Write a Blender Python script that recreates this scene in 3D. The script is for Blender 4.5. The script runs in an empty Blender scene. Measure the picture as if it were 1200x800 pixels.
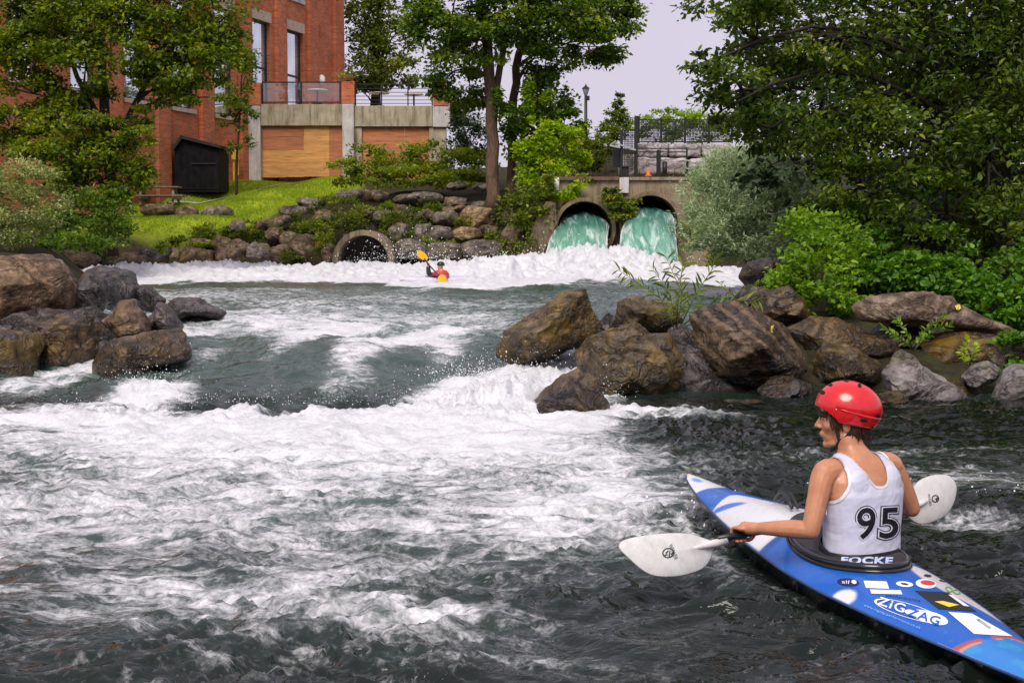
import bpy, bmesh, math, random
import numpy as np
from mathutils import Vector, Matrix
from mathutils.bvhtree import BVHTree

SC = bpy.context.scene
COL = SC.collection
R = math.radians

# ------------------------------------------------------------------ camera
CAM_H = 1.45
PITCH = math.atan(108 / 1600.0)
cam_d = bpy.data.cameras.new('camera')
cam_d.lens = 48.0; cam_d.sensor_width = 36.0; cam_d.sensor_fit = 'HORIZONTAL'
cam_d.clip_start = 0.1; cam_d.clip_end = 6000
cam = bpy.data.objects.new('camera', cam_d); COL.objects.link(cam)
cam.location = (0, 0, CAM_H); cam.rotation_euler = (math.pi / 2 - PITCH, 0, 0)
SC.camera = cam

# ------------------------------------------------------------------ sky, sun, exposure
SUN_EL, SUN_AZ = R(50), R(-163)            # azimuth measured clockwise from +Y: behind-left of the camera
w = bpy.data.worlds.new('World'); SC.world = w; w.use_nodes = True
nt = w.node_tree; nt.nodes.clear()
wo = nt.nodes.new('ShaderNodeOutputWorld'); bg = nt.nodes.new('ShaderNodeBackground')
sky = nt.nodes.new('ShaderNodeTexSky'); sky.sky_type = 'NISHITA'; sky.sun_disc = False
sky.sun_elevation = SUN_EL; sky.sun_rotation = SUN_AZ
sky.air_density = 1.0; sky.dust_density = 4.0; sky.ozone_density = 1.0
# an even overcast: the clear sky is veiled by a pale lilac-grey cloud layer
mx = nt.nodes.new('ShaderNodeMix'); mx.data_type = 'RGBA'; mx.inputs[0].default_value = 0.90
cl = nt.nodes.new('ShaderNodeTexNoise'); cl.inputs['Scale'].default_value = 2.2; cl.inputs['Detail'].default_value = 4
tc = nt.nodes.new('ShaderNodeTexCoord'); nt.links.new(tc.outputs['Generated'], cl.inputs['Vector'])
rp = nt.nodes.new('ShaderNodeValToRGB')
rp.color_ramp.elements[0].position = 0.35; rp.color_ramp.elements[0].color = (3.15, 2.85, 3.42, 1)
rp.color_ramp.elements[1].position = 0.7; rp.color_ramp.elements[1].color = (3.75, 3.45, 4.0, 1)
nt.links.new(cl.outputs['Fac'], rp.inputs['Fac'])
nt.links.new(sky.outputs['Color'], mx.inputs[6]); nt.links.new(rp.outputs['Color'], mx.inputs[7])
nt.links.new(mx.outputs[2], bg.inputs['Color']); bg.inputs['Strength'].default_value = 0.10
nt.links.new(bg.outputs['Background'], wo.inputs['Surface'])

sd = bpy.data.lights.new('sun', 'SUN'); sd.energy = 1.5; sd.angle = R(32); sd.color = (1.0, 0.94, 0.84)
sun = bpy.data.objects.new('sun', sd); COL.objects.link(sun)
sdir = Vector((math.sin(SUN_AZ) * math.cos(SUN_EL), math.cos(SUN_AZ) * math.cos(SUN_EL), math.sin(SUN_EL)))
sun.rotation_euler = sdir.to_track_quat('Z', 'Y').to_euler()
SC.view_settings.view_transform = 'Standard'; SC.view_settings.look = 'None'
SC.view_settings.exposure = 1.12; SC.view_settings.gamma = 1.0; SC.view_settings.use_curve_mapping = False
SC.cycles.max_bounces = 5; SC.cycles.diffuse_bounces = 2; SC.cycles.glossy_bounces = 2
SC.cycles.transmission_bounces = 4; SC.cycles.transparent_max_bounces = 6
SC.cycles.caustics_reflective = False; SC.cycles.caustics_refractive = False
SC.cycles.sample_clamp_indirect = 4.0
SC.cycles.use_denoising = True

# ------------------------------------------------------------------ helpers
ca, sa = math.cos(PITCH), math.sin(PITCH)
def P(px, py, Y):
    """world point at distance Y seen at photograph position (px, py)"""
    x = (px - 600) / 1600.0; v = -(py - 400) / 1600.0
    d = Vector((x, ca + v * sa, -sa + v * ca)); t = Y / d.y
    return Vector((d.x * t, Y, CAM_H + d.z * t))
def G(px, py, z):
    """world point at height z"""
    x = (px - 600) / 1600.0; v = -(py - 400) / 1600.0
    d = Vector((x, ca + v * sa, -sa + v * ca)); t = (z - CAM_H) / d.z
    return Vector((d.x * t, d.y * t, z))
def PPM(Y): return 1600.0 / Y

rng = np.random.default_rng(7)
_perm = np.random.default_rng(3).permutation(256).astype(np.int32); _perm = np.concatenate([_perm, _perm, _perm])
_g3 = np.random.default_rng(5).normal(size=(256, 3)); _g3 /= np.linalg.norm(_g3, axis=1)[:, None]; _g3 = _g3.astype(np.float32)
def noise3(p):
    p = np.asarray(p, dtype=np.float32); i = np.floor(p); f = p - i; i = i.astype(np.int32) & 255
    u = f * f * f * (f * (f * 6 - 15) + 10); out = np.zeros(len(p), np.float32)
    for dx in (0, 1):
        wx = u[:, 0] if dx else 1 - u[:, 0]
        for dy in (0, 1):
            wy = u[:, 1] if dy else 1 - u[:, 1]
            for dz in (0, 1):
                wz = u[:, 2] if dz else 1 - u[:, 2]
                h = _perm[_perm[_perm[i[:, 0] + dx] + i[:, 1] + dy] + i[:, 2] + dz] & 255
                g = _g3[h]
                out += wx * wy * wz * (g[:, 0] * (f[:, 0] - dx) + g[:, 1] * (f[:, 1] - dy) + g[:, 2] * (f[:, 2] - dz))
    return out * 1.6
def fbm(p, oct=4, gain=0.5, lac=2.03):
    p = np.asarray(p, np.float32); s = 0; a = 1; t = 0
    for k in range(oct):
        s = s + a * noise3(p + 17.3 * k); t += a; a *= gain; p = p * lac
    return s / t
def ridged(p, oct=3, gain=0.5):
    p = np.asarray(p, np.float32); s = 0; a = 1; t = 0
    for k in range(oct):
        s = s + a * (1 - np.abs(noise3(p + 9.1 * k)) * 2); t += a; a *= gain; p = p * 2.1
    return s / t
def sst(a, b, x):
    t = np.clip((x - a) / (b - a), 0, 1); return t * t * (3 - 2 * t)

def link(o): COL.objects.link(o); return o
def set_parent(o, p):
    if p is not None:
        o.parent = p; o.matrix_parent_inverse = Matrix.Translation(p.location).inverted()
def mesh_np(name, V, F, smooth=True):
    V = np.asarray(V, np.float32); F = np.asarray(F, np.int32); k = F.shape[1]
    me = bpy.data.meshes.new(name)
    me.vertices.add(len(V)); me.vertices.foreach_set('co', V.ravel())
    me.loops.add(F.size); me.loops.foreach_set('vertex_index', F.ravel())
    me.polygons.add(len(F)); me.polygons.foreach_set('loop_start', np.arange(0, F.size, k, dtype=np.int32))
    me.update(calc_edges=True)
    me.polygons.foreach_set('use_smooth', np.full(len(F), bool(smooth)))
    return me
def attr(me, name, vals):
    a = me.attributes.new(name, 'FLOAT', 'POINT'); a.data.foreach_set('value', np.asarray(vals, np.float32).ravel())
def cattr(me, name, cols):
    a = me.attributes.new(name, 'FLOAT_COLOR', 'POINT'); a.data.foreach_set('color', np.asarray(cols, np.float32).ravel())
def obj(name, me, mat=None, parent=None):
    o = bpy.data.objects.new(name, me); link(o)
    if mat is not None: me.materials.append(mat)
    set_parent(o, parent); return o
def onp(name, V, F, mat, parent=None, smooth=True): return obj(name, mesh_np(name, V, F, smooth), mat, parent)
def thing(name, label, cat, loc, group=None):
    o = bpy.data.objects.new(name, None); link(o); o.location = loc; o.empty_display_size = .2
    o['label'] = label; o['category'] = cat
    if group: o['group'] = group
    return o
def tag(o, label=None, cat=None, group=None, kind=None):
    if label: o['label'] = label
    if cat: o['category'] = cat
    if group: o['group'] = group
    if kind: o['kind'] = kind
    return o

class MB:
    """collects shapes in one mesh"""
    def __init__(s): s.v = []; s.f = []
    def add(s, vs, fs):
        b = len(s.v); s.v += [tuple(q) for q in vs]; s.f += [tuple(b + i for i in q) for q in fs]; return s
    def box(s, c, size, rz=0, bev=0):
        cx, cy, cz = c; hx, hy, hz = size[0] / 2, size[1] / 2, size[2] / 2; co, si = math.cos(rz), math.sin(rz)
        vs = []
        for z in (-hz, hz):
            for x, y in ((-hx, -hy), (hx, -hy), (hx, hy), (-hx, hy)):
                vs.append((cx + x * co - y * si, cy + x * si + y * co, cz + z))
        return s.add(vs, [(0, 3, 2, 1), (4, 5, 6, 7), (0, 1, 5, 4), (1, 2, 6, 5), (2, 3, 7, 6), (3, 0, 4, 7)])
    def bar(s, a, b, wd, ht=None, up=Vector((0, 0, 1))):
        a = Vector(a); b = Vector(b); ht = ht or wd; d = (b - a).normalized()
        if abs(d.dot(up)) > .98: up = Vector((0, 1, 0))
        x = d.cross(up).normalized() * wd / 2; y = x.cross(d).normalized() * ht / 2
        vs = [q + x * i + y * j for q in (a, b) for i, j in ((-1, -1), (1, -1), (1, 1), (-1, 1))]
        return s.add(vs, [(0, 3, 2, 1), (4, 5, 6, 7), (0, 1, 5, 4), (1, 2, 6, 5), (2, 3, 7, 6), (3, 0, 4, 7)])
    def tube(s, pts, rad, n=8, cap=True):
        pts = [Vector(p) for p in pts]
        if not hasattr(rad, '__len__'): rad = [rad] * len(pts)
        base = len(s.v); prev = None
        for i, p in enumerate(pts):
            d = (pts[min(i + 1, len(pts) - 1)] - pts[max(i - 1, 0)]).normalized()
            if prev is None:
                u = d.orthogonal().normalized()
            else:
                u = (prev - d * prev.dot(d)).normalized()
            prev = u; v = d.cross(u)
            for k in range(n):
                a = 2 * math.pi * k / n
                s.v.append(tuple(p + (u * math.cos(a) + v * math.sin(a)) * rad[i]))
        for i in range(len(pts) - 1):
            for k in range(n):
                a = base + i * n + k; b = base + i * n + (k + 1) % n
                s.f.append((a, b, b + n, a + n))
        if cap:
            s.f.append(tuple(base + k for k in range(n))[::-1]); e = base + (len(pts) - 1) * n
            s.f.append(tuple(e + k for k in range(n)))
        return s
    def ell(s, c, r, rot=None, nu=16, nv=10):
        c = Vector(c); rot = rot or Matrix.Identity(3); b = len(s.v)
        s.v.append(tuple(c + rot @ Vector((0, 0, r[2]))))
        for j in range(1, nv):
            t = math.pi * j / nv
            for i in range(nu):
                a = 2 * math.pi * i / nu
                s.v.append(tuple(c + rot @ Vector((r[0] * math.sin(t) * math.cos(a), r[1] * math.sin(t) * math.sin(a), r[2] * math.cos(t)))))
        s.v.append(tuple(c + rot @ Vector((0, 0, -r[2])))); e = len(s.v) - 1
        for i in range(nu): s.f.append((b, b + 1 + i, b + 1 + (i + 1) % nu))
        for j in range(nv - 2):
            for i in range(nu):
                p = b + 1 + j * nu + i; q = b + 1 + j * nu + (i + 1) % nu
                s.f.append((p, p + nu, q + nu, q))
        for i in range(nu): s.f.append((e, b + 1 + (nv - 2) * nu + (i + 1) % nu, b + 1 + (nv - 2) * nu + i))
        return s
    def quad(s, a, b, c, d): return s.add([a, b, c, d], [(0, 1, 2, 3)])
    def build(s, name, mat, parent=None, smooth=False, bevel=0):
        me = bpy.data.meshes.new(name); me.from_pydata(s.v, [], s.f); me.update()
        if bevel:
            bm = bmesh.new(); bm.from_mesh(me); bmesh.ops.recalc_face_normals(bm, faces=bm.faces)
            bmesh.ops.bevel(bm, geom=list(bm.edges), offset=bevel, segments=1, affect='EDGES'); bm.to_mesh(me); bm.free()
        if smooth: me.polygons.foreach_set('use_smooth', np.full(len(me.polygons), True))
        return obj(name, me, mat, parent)

# ------------------------------------------------------------------ materials
def newmat(name):
    m = bpy.data.materials.new(name); m.use_nodes = True; n = m.node_tree; n.nodes.clear()
    out = n.nodes.new('ShaderNodeOutputMaterial'); b = n.nodes.new('ShaderNodeBsdfPrincipled')
    n.links.new(b.outputs[0], out.inputs[0]); return m, n, b, out
def N(n, t, **kw):
    x = n.nodes.new(t)
    for k, v in kw.items():
        if k in x.inputs: x.inputs[k].default_value = v
        else: setattr(x, k, v)
    return x
def ramp(n, fac, stops):
    r = n.nodes.new('ShaderNodeValToRGB'); e = r.color_ramp.elements
    while len(e) < len(stops): e.new(0.5)
    for q, (p, c) in zip(e, stops):
        q.position = p; q.color = (c[0], c[1], c[2], 1) if hasattr(c, '__len__') else (c, c, c, 1)
    n.links.new(fac, r.inputs['Fac']); return r.outputs['Color']
def mixc(n, fac, a, b, mode='MIX'):
    m = n.nodes.new('ShaderNodeMix'); m.data_type = 'RGBA'; m.blend_type = mode
    for i, q in ((0, fac), (6, a), (7, b)):
        if hasattr(q, 'links') or hasattr(q, 'is_linked'): n.links.new(q, m.inputs[i])
        elif hasattr(q, '__len__'): m.inputs[i].default_value = (q[0], q[1], q[2], 1)
        else: m.inputs[i].default_value = q
    return m.outputs[2]
def mth(n, op, a, b=None, c=None, clamp=False):
    m = n.nodes.new('ShaderNodeMath'); m.operation = op; m.use_clamp = clamp
    for i, q in enumerate((a, b, c)):
        if q is None: continue
        if hasattr(q, 'is_linked'): n.links.new(q, m.inputs[i])
        else: m.inputs[i].default_value = q
    return m.outputs[0]
def bump(n, b, h, strength=.5, dist=.02):
    x = n.nodes.new('ShaderNodeBump'); x.inputs['Strength'].default_value = strength; x.inputs['Distance'].default_value = dist
    n.links.new(h, x.inputs['Height']); n.links.new(x.outputs[0], b.inputs['Normal']); return x
def coords(n, kind='Object', scale=(1, 1, 1)):
    t = n.nodes.new('ShaderNodeTexCoord'); m = n.nodes.new('ShaderNodeMapping'); m.inputs['Scale'].default_value = scale
    n.links.new(t.outputs[kind], m.inputs[0]); return m.outputs[0]
def nz(n, vec, scale, detail=4, rough=.55, dist=0, typ=None):
    x = n.nodes.new('ShaderNodeTexNoise')
    if typ: x.noise_type = typ
    x.inputs['Scale'].default_value = scale; x.inputs['Detail'].default_value = detail
    x.inputs['Roughness'].default_value = rough; x.inputs['Distortion'].default_value = dist
    n.links.new(vec, x.inputs['Vector']); return x.outputs['Fac']
def plain(name, col, rough=.6, var=.25, scale=6, spec=.4, metal=0, bmp=0, bscale=40):
    m, n, b, o = newmat(name); v = coords(n)
    f = nz(n, v, scale, 5)
    c = ramp(n, f, [(.3, [q * (1 - var) for q in col]), (.7, [min(1, q * (1 + var)) for q in col])])
    n.links.new(c, b.inputs['Base Color']); b.inputs['Roughness'].default_value = rough
    b.inputs['Specular IOR Level'].default_value = spec; b.inputs['Metallic'].default_value = metal
    if bmp: bump(n, b, nz(n, v, bscale, 4), bmp, .01)
    return m
# ================================================================== TERRAIN
# river outline (world metres) and heights of the land round it
RIV = np.array([(-7.6, -2), (-7.3, 6), (-7.0, 11), (-6.8, 14), (-6.3, 17), (-6.6, 20), (-8, 25), (-10.5, 36), (-14.5, 48), (-18, 55),
                (-15, 57.6), (-11, 57.9), (-7.6, 58.3), (-5, 58.6), (-2, 58), (.6, 57), (1.2, 62), (6.9, 62), (7.6, 57), (7.6, 48), (6.0, 34), (4.4, 25),
                (2.8, 18.4), (1.6, 16.2), (1.9, 15.3), (2.9, 14.9), (5.2, 14.7), (8, 14.3), (9, 10), (9, -2)], np.float64)
def sdist(x, y):
    """distance to the river outline, negative in the water"""
    d = np.full(x.shape, 1e9); ins = np.zeros(x.shape, bool)
    for k in range(len(RIV)):
        a = RIV[k]; b = RIV[(k + 1) % len(RIV)]; e = b - a
        t = np.clip(((x - a[0]) * e[0] + (y - a[1]) * e[1]) / (e @ e), 0, 1)
        d = np.minimum(d, np.hypot(x - a[0] - t * e[0], y - a[1] - t * e[1]))
        c = ((a[1] > y) != (b[1] > y)) & (x < (b[0] - a[0]) * (y - a[1]) / (b[1] - a[1] + 1e-12) + a[0])
        ins ^= c
    return np.where(ins, -d, d)
CP = np.array([(-6.5, 8, .3), (-6.2, 13, .2), (-5.5, 15.5, .25), (-8, 15, .35), (-7, 18, .5), (-9, 21, .7), (-9, 24, .9), (-13, 33, 1.3), (-17, 44, 1.5), (-21, 52, 2.0), (-30, 40, 3), (-15, 20, 1.0), (-12, 14, .6),
               (-17, 59, 1.9), (-12, 59.5, 2.3), (-15.5, 62, 2.85), (-17.5, 62, 2.85), (-13, 62, 2.85), (-11, 63, 3.2), (-17.5, 64, 3.55), (-14.5, 64, 3.5), (-12, 65, 3.8), (-9, 63, 3.6), (-11.5, 67, 4.35), (-16.5, 67.5, 4.4),
               (-13.5, 71, 4.95), (-9, 71, 5.1), (-3, 71, 5.2), (-7, 61.5, 3.0), (-5, 61, 3.0), (-4.5, 64.5, 4.2), (-1, 62, 3.6), (-1, 60, 3.0), (0, 65, 4.3),
               (0, 58.6, 2.6), (-8, 75, 5.3), (-20, 64, 4.4), (-25, 70, 4.6), (-30, 90, 6), (-10, 95, 7), (0, 75, 5.6), (3, 66, 5.0), (4, 74, 6.8), (5, 64, 4.7), (8, 64, 4.9),
               (7, 72, 6.3), (4.5, 82, 7.6), (12, 75, 6.6), (12, 62, 5.5), (20, 70, 6), (10, 55, 4.2), (9, 45, 3.4), (9.5, 35, 2.6), (8, 27, 2.0), (6, 21, 1.2),
               (4, 17.5, .75), (2, 15.4, .15), (1, 14.4, .0), (3.2, 14.2, .0), (5, 14.2, .05), (4.6, 15.4, .35), (6.5, 14.4, .1), (6.5, 16, .6), (7, 18, 1.0), (9, 15, .5), (12, 17, 1.2), (12, 24, 2.3), (18, 30, 3), (11, 12, .7), (12, 5, .7),
               (30, 20, 3), (40, 60, 6), (0, 120, 8.5), (40, 120, 8.5), (-40, 120, 8), (0, 250, 9), (150, 150, 8), (-150, 150, 8), (-60, 20, 4), (60, 0, 3), (-60, -40, 3), (0, -30, 1.2), (60, -40, 3)])
def land(x, y):
    num = np.zeros(x.shape); den = np.zeros(x.shape)
    for cx, cy, cz in CP:
        q = 1.0 / (((x - cx) ** 2 + (y - cy) ** 2) ** 1.5 + .3); num += q * cz; den += q
    return num / den
def terrain(x, y):
    x = np.asarray(x, float); y = np.asarray(y, float)
    d = sdist(x, y); h = land(x, y)
    edge = np.where(y > 13.6, .35, -.1)
    rise = sst(0, 1, np.clip(d / 2.2, 0, 1)) ** .8
    up = edge + (h - edge) * rise
    bed = edge - .1 - .75 * sst(0, 2.0, -d)
    z = np.where(d > 0, up, bed)
    n = fbm(np.stack([x * .5, y * .5, x * 0], 1), 3)
    return z + n * .18 * sst(0, 1.5, d) * np.where(y > 60, .4, 1)
def tz(x, y): return float(terrain(np.array([x]), np.array([y]))[0])

def axis(lo, hi, core0, core1, step, grow=1.12):
    a = list(np.arange(core0, core1 + 1e-6, step)); s = step; q = core1
    while q < hi: s *= grow; q += s; a.append(q)
    s = step; q = core0; pre = []
    while q > lo: s *= grow; q -= s; pre.append(q)
    return np.array(pre[::-1] + a)
gx = axis(-2500, 2500, -24, 16, .28); gy = axis(-400, 4000, 2, 78, .28)
XX, YY = np.meshgrid(gx, gy); X1 = XX.ravel(); Y1 = YY.ravel(); Z1 = terrain(X1, Y1)
nx, ny = len(gx), len(gy); idx = np.arange(nx * ny).reshape(ny, nx)
FQ = np.stack([idx[:-1, :-1], idx[:-1, 1:], idx[1:, 1:], idx[1:, :-1]], -1).reshape(-1, 4)
def poly_mask(x, y, pts, soft=.5):
    pts = np.array(pts, float); d = np.full(x.shape, 1e9); ins = np.zeros(x.shape, bool)
    for k in range(len(pts)):
        a = pts[k]; b = pts[(k + 1) % len(pts)]; e = b - a
        t = np.clip(((x - a[0]) * e[0] + (y - a[1]) * e[1]) / (e @ e), 0, 1)
        d = np.minimum(d, np.hypot(x - a[0] - t * e[0], y - a[1] - t * e[1]))
        ins ^= ((a[1] > y) != (b[1] > y)) & (x < (b[0] - a[0]) * (y - a[1]) / (b[1] - a[1] + 1e-12) + a[0])
    return np.clip(.5 + np.where(ins, d, -d) / soft, 0, 1)
LAWN = [(-19, 59.5), (-14, 59), (-11.5, 59.8), (-10.5, 61.5), (-10.2, 63.5), (-8, 66), (-7.5, 72), (-30, 76), (-40, 62), (-24, 55)]
lawn = poly_mask(X1, Y1, LAWN, 1.2)
me = mesh_np('ground', np.stack([X1, Y1, Z1], 1), FQ); attr(me, 'lawn', lawn)
m, n, b, o_ = newmat('ground_earth_and_grass'); v = coords(n)
la = N(n, 'ShaderNodeAttribute', attribute_name='lawn').outputs['Fac']
f1 = nz(n, v, .7, 5); f2 = nz(n, v, 5, 6, .7)
grass = ramp(n, mth(n, 'ADD', mth(n, 'MULTIPLY', f1, .5), mth(n, 'MULTIPLY', f2, .5)), [(.36, (.15, .22, .010)), (.5, (.27, .36, .015)), (.64, (.38, .45, .03))])
earth = ramp(n, f2, [(.3, (.012, .010, .006)), (.5, (.04, .032, .018)), (.72, (.05, .065, .02))])
n.links.new(mixc(n, la, earth, grass), b.inputs['Base Color']); b.inputs['Roughness'].default_value = .9
b.inputs['Specular IOR Level'].default_value = .15
bump(n, b, nz(n, v, 14, 5, .7), .8, .08)
ground = obj('ground', me, m); tag(ground, 'earth and mown grass of the river banks', None, None, 'structure')

# ================================================================== WATER
NR, NC = 820, 800
tq = np.linspace(0, 1, NR); Yr = 2.4 * (58.5 / 2.4) ** tq
uq = np.linspace(-1, 1, NC)
half = .44 * Yr + 1.6
WX = (uq[None, :] * half[:, None]).ravel(); WY = np.repeat(Yr, NC)
WX = WX.astype(np.float32); WY = WY.astype(np.float32)
def blob(px, py, lev, rx, ry, amp, x=None, y=None, rot=0):
    g = G(px, py, lev); x = WX if x is None else x; y = WY if y is None else y
    dx = x - g.x; dy = y - g.y; c, s = math.cos(rot), math.sin(rot)
    return amp * np.exp(-(((dx * c + dy * s) / rx) ** 2 + ((-dx * s + dy * c) / ry) ** 2))
def water_fields(x, y):
    p = np.stack([x, y, x * 0], 1)
    wob = noise3(p * .55) * .55 + noise3(p * 1.7 + 5) * .25
    # level: upper pool 0.45, slides over a bowed ledge into the lower pool at 0
    ledge = 13.75 + .10 * (x + 1.8) ** 2 * np.where(x > -1.8, .75, .35) + wob * .75 + .35 * noise3(p * 2.6 + 80)
    ledge = np.clip(ledge, 12.5, 15.6)
    lev = .45 * (.55 * sst(-1.1, 2.2, y - ledge) + .45 * sst(-.8, 6.0, y - ledge))
    # smooth hump over the lip and the trough under it
    lev += -.12 * np.exp(-((y - ledge + 1.05) / .45) ** 2) * sst(-4.6, -3.4, x) * (1 - sst(-.6, .2, x))
    hyd = np.exp(-((y - ledge + 2.0) / .55) ** 2) * sst(-4.6, -3.2, x) * (1 - sst(-.2, .7, x))
    # ---- foam
    far = sst(36.0, 41.5, y + wob * 4.0 + 9.0 * noise3(np.stack([x * .30, y * .06, x * 0 + 6], 1)) + 5.0 * noise3(np.stack([x * 1.1, y * .15, x * 0 + 9], 1)) - .25 * np.clip(-x - 4, 0, 12))
    mid = sst(15.2, 18.0, y) * (1 - sst(34, 40, y)) * (.33 - .18 * sst(-1.2, 1.8, x - .01 * y) + .22 * wob) * (1 - .35*sst(24,34,y))
    mid += .50 * np.clip(.42 + 1.6 * noise3(np.stack([x * 1.3 - y * .15, y * .45, x * 0 + 2], 1)), 0, 1) * sst(12.6, 14, y) * (1 - sst(17, 19, y)) * (1 - sst(-1.0, 0, x)) 
    mid += blob(300, 372, .45, 1.6, 2.2, .12, x, y) + blob(430, 375, .45, 1.6, 2.0, .10, x, y) + blob(240, 345, .45, 2.5, 4, .12, x, y)
    low = sst(0, 1.2, ledge - 1.15 - y) * np.exp(-np.clip(ledge - 2.7 - y, 0, 99) / 4.2)
    sidefade = 1 - sst(.0, 1.35, x - .33 * (12.5 - y) * .35 + wob * .7)
    low = np.clip(low, 0, 1) * sidefade * (1 - .6 * (1 - sst(-4.4, -2.4, x)))
    low = low * (.93 - .16 * sst(.5, 3.0, ledge - 2.0 - y)) + .30 * wob * sst(.03, .3, low)
    gap = blob(590, 452, .1, .75, 1.0, 1.0, x, y) + blob(555, 440, .3, .5, .7, .75, x, y) + blob(650, 432, .2, .5, .5, .9, x, y) + blob(575, 480, 0, .7, .7, .9, x, y)
    gap += blob(735, 482, 0, .6, .22, .75, x, y) + blob(800, 488, 0, .8, .2, .45, x, y) + blob(690, 470, 0, .3, .3, .6, x, y)
    lef = blob(172, 452, .1, .35, .6, .85, x, y) + blob(130, 475, 0, .6, .3, .5, x, y) + blob(60, 490, 0, 1.2, .5, .28, x, y)
    spot = blob(700, 580, 0, .5, .55, .26, x, y) + blob(650, 615, 0, .5, .6, .26, x, y) + blob(470, 725, 0, .55, .2, .22, x, y) + blob(600, 770, 0, .4, .15, .20, x, y) \
         + blob(60, 640, 0, 1.1, 1.0, .16, x, y) + blob(320, 620, 0, 1.2, .7, .06, x, y) + blob(1165, 565, 0, .7, .5, .30, x, y) + blob(1140, 610, 0, .4, .3, .36, x, y) + blob(240, 700, 0, .8, .4, .12, x, y) \
         + blob(960, 545, 0, 1.5, .8, .17, x, y) + blob(1090, 530, 0, 1.2, .6, .16, x, y)  # right-hand patches whiten the water for light reflections as well as foam
    foam = np.clip(far, 0, 1) + np.clip(mid, 0, 1) + np.clip(low, 0, 1) * (y < 16) + gap + lef + spot
    foam = np.clip(foam, 0, 1.15)
    # aerated, greenish water: wider than the foam
    aer = np.clip(.95 * np.clip(low, 0, 1) ** .8 * (y < 15) + .55 * sst(15, 19, y) * (1 - .4*sst(-.5, 2.5, x)) + .75 * sst(12.4, 14.5, y) * (1 - .5 * sst(-1, .5, x)) + gap * .5, 0, 1)
    aer *= np.where(y < 12, sst(3.5, 9.0, y) * .85 + .15, 1) * np.where(y < 12, 1 - .75 * sst(-.3, 1.6, x - .15 * (10 - y)), 1)
    turb = np.clip(.12 + .5 * low * (y < 16) + .5 * mid + gap * .8 + lef * .5, 0, 1.2)
    return lev, hyd, far, low, gap, lef, foam, aer, turb, ledge, wob
lev, hyd, far, low, gap, lef, foam, aer, turb, ledge, wob = water_fields(WX, WY)
calm = sst(-.4, 1.6, WX - .1 * (9 - WY)) * (WY < 13)
p2 = np.stack([WX, WY, WX * 0], 1)
warp = np.stack([noise3(p2 * 1.1), noise3(p2 * 1.1 + 31), WX * 0], 1) * .35
pw = p2 + warp
H = lev.copy()
# long swell + chop, crest-sharpened
H += (.030 + .13 * turb) * fbm(pw * np.array([.9, 1.5, 1], np.float32), 2)
chop = ridged(pw * np.array([1.9, 4.2, 1], np.float32) + 3, 2) - .5
chop2 = ridged(pw * np.array([4.5, 9.5, 1], np.float32) + 11, 2) - .5
near = 1 - sst(9, 22, WY)
patch = .30 + 1.25 * sst(-.35, .45, noise3(p2 * np.array([.75, 1.1, 1], np.float32) + 50) + .4 * noise3(p2 * np.array([2.0, 3.0, 1], np.float32) + 60))
H += chop * (.044 + .026 * turb) * (1 - .15 * np.exp(-((WY - ledge) / .9) ** 2)) * np.where(WY > 30, .6, 1)
H += chop2 * .042 * (1 - .55 * np.clip(turb * 1.6, 0, 1)) * near * patch
fine = noise3(p2 * np.array([13, 26, 1], np.float32) + warp * 8)
H += fine * .011 * patch * (1 - .5 * np.clip(turb * 1.6, 0, 1)) * (1 - sst(6, 12, WY))
H += .11 * noise3(pw * np.array([.8, .65, 1], np.float32) + 90) * sst(12.8, 14.5, WY) * (1 - sst(19, 22, WY))
# standing waves of the upper pool
H += sst(16, 19, WY) * (1 - sst(36, 42, WY)) * .13 * noise3(pw * np.array([.42, .55, 1], np.float32) + 7)
# churned white water: lumps with jagged tops
lump = ridged(pw * np.array([1.2, 1.6, 1], np.float32) + 20, 3)
jag = ridged(p2 * np.array([5.5, 6.5, 1], np.float32) + warp * 3 + 40, 3)
H += hyd * (-.03 + .06 * lump + .055 * jag)
H += np.clip(gap, 0, 1.1) * (-.02 + .09 * lump + .09 * jag) + np.clip(lef, 0, 1) * (-.05 + .05 * lump + .07 * jag)
flump = fbm(np.stack([WX * .42, WY * .22, WX * 0 + 3], 1), 3); fj = ridged(np.stack([WX * 1.5, WY * .9, WX * 0 + 8], 1), 3)
crest = np.exp(-((WY - 47 - 2.5 * noise3(np.stack([WX * .12, WY * 0, WX * 0], 1))) / 4.5) ** 2)
H += far * (.02 + .22 * crest + .42 * flump + .22 * (fj - .35)) * sst(40, 48, WY) + far * .10 * (fj - .4)
# the heap of water in front of the two outfalls and behind the far kayaker
for (px, py, rx, ry, am) in ((668, 300, 1.4, 2.2, .42), (755, 300, 1.6, 2.2, .50), (705, 305, 1.2, 2.4, .45), (600, 308, 1.6, 2.4, .2), (560, 312, 2.2, 2.4, .16), (440, 312, 1.6, 3, .10), (250, 322, 4.0, 5, .16)):
    g = P(px, py, 50); H += am * np.exp(-((WX - g.x) / rx) ** 2 - ((WY - 50) / ry) ** 2) * (.75 + .5 * fj + .3 * flump)
H -= .09 * np.exp(-((WX - P(512, 0, 43).x) / .9) ** 2 - ((WY - 42.0) / 1.6) ** 2)
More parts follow.
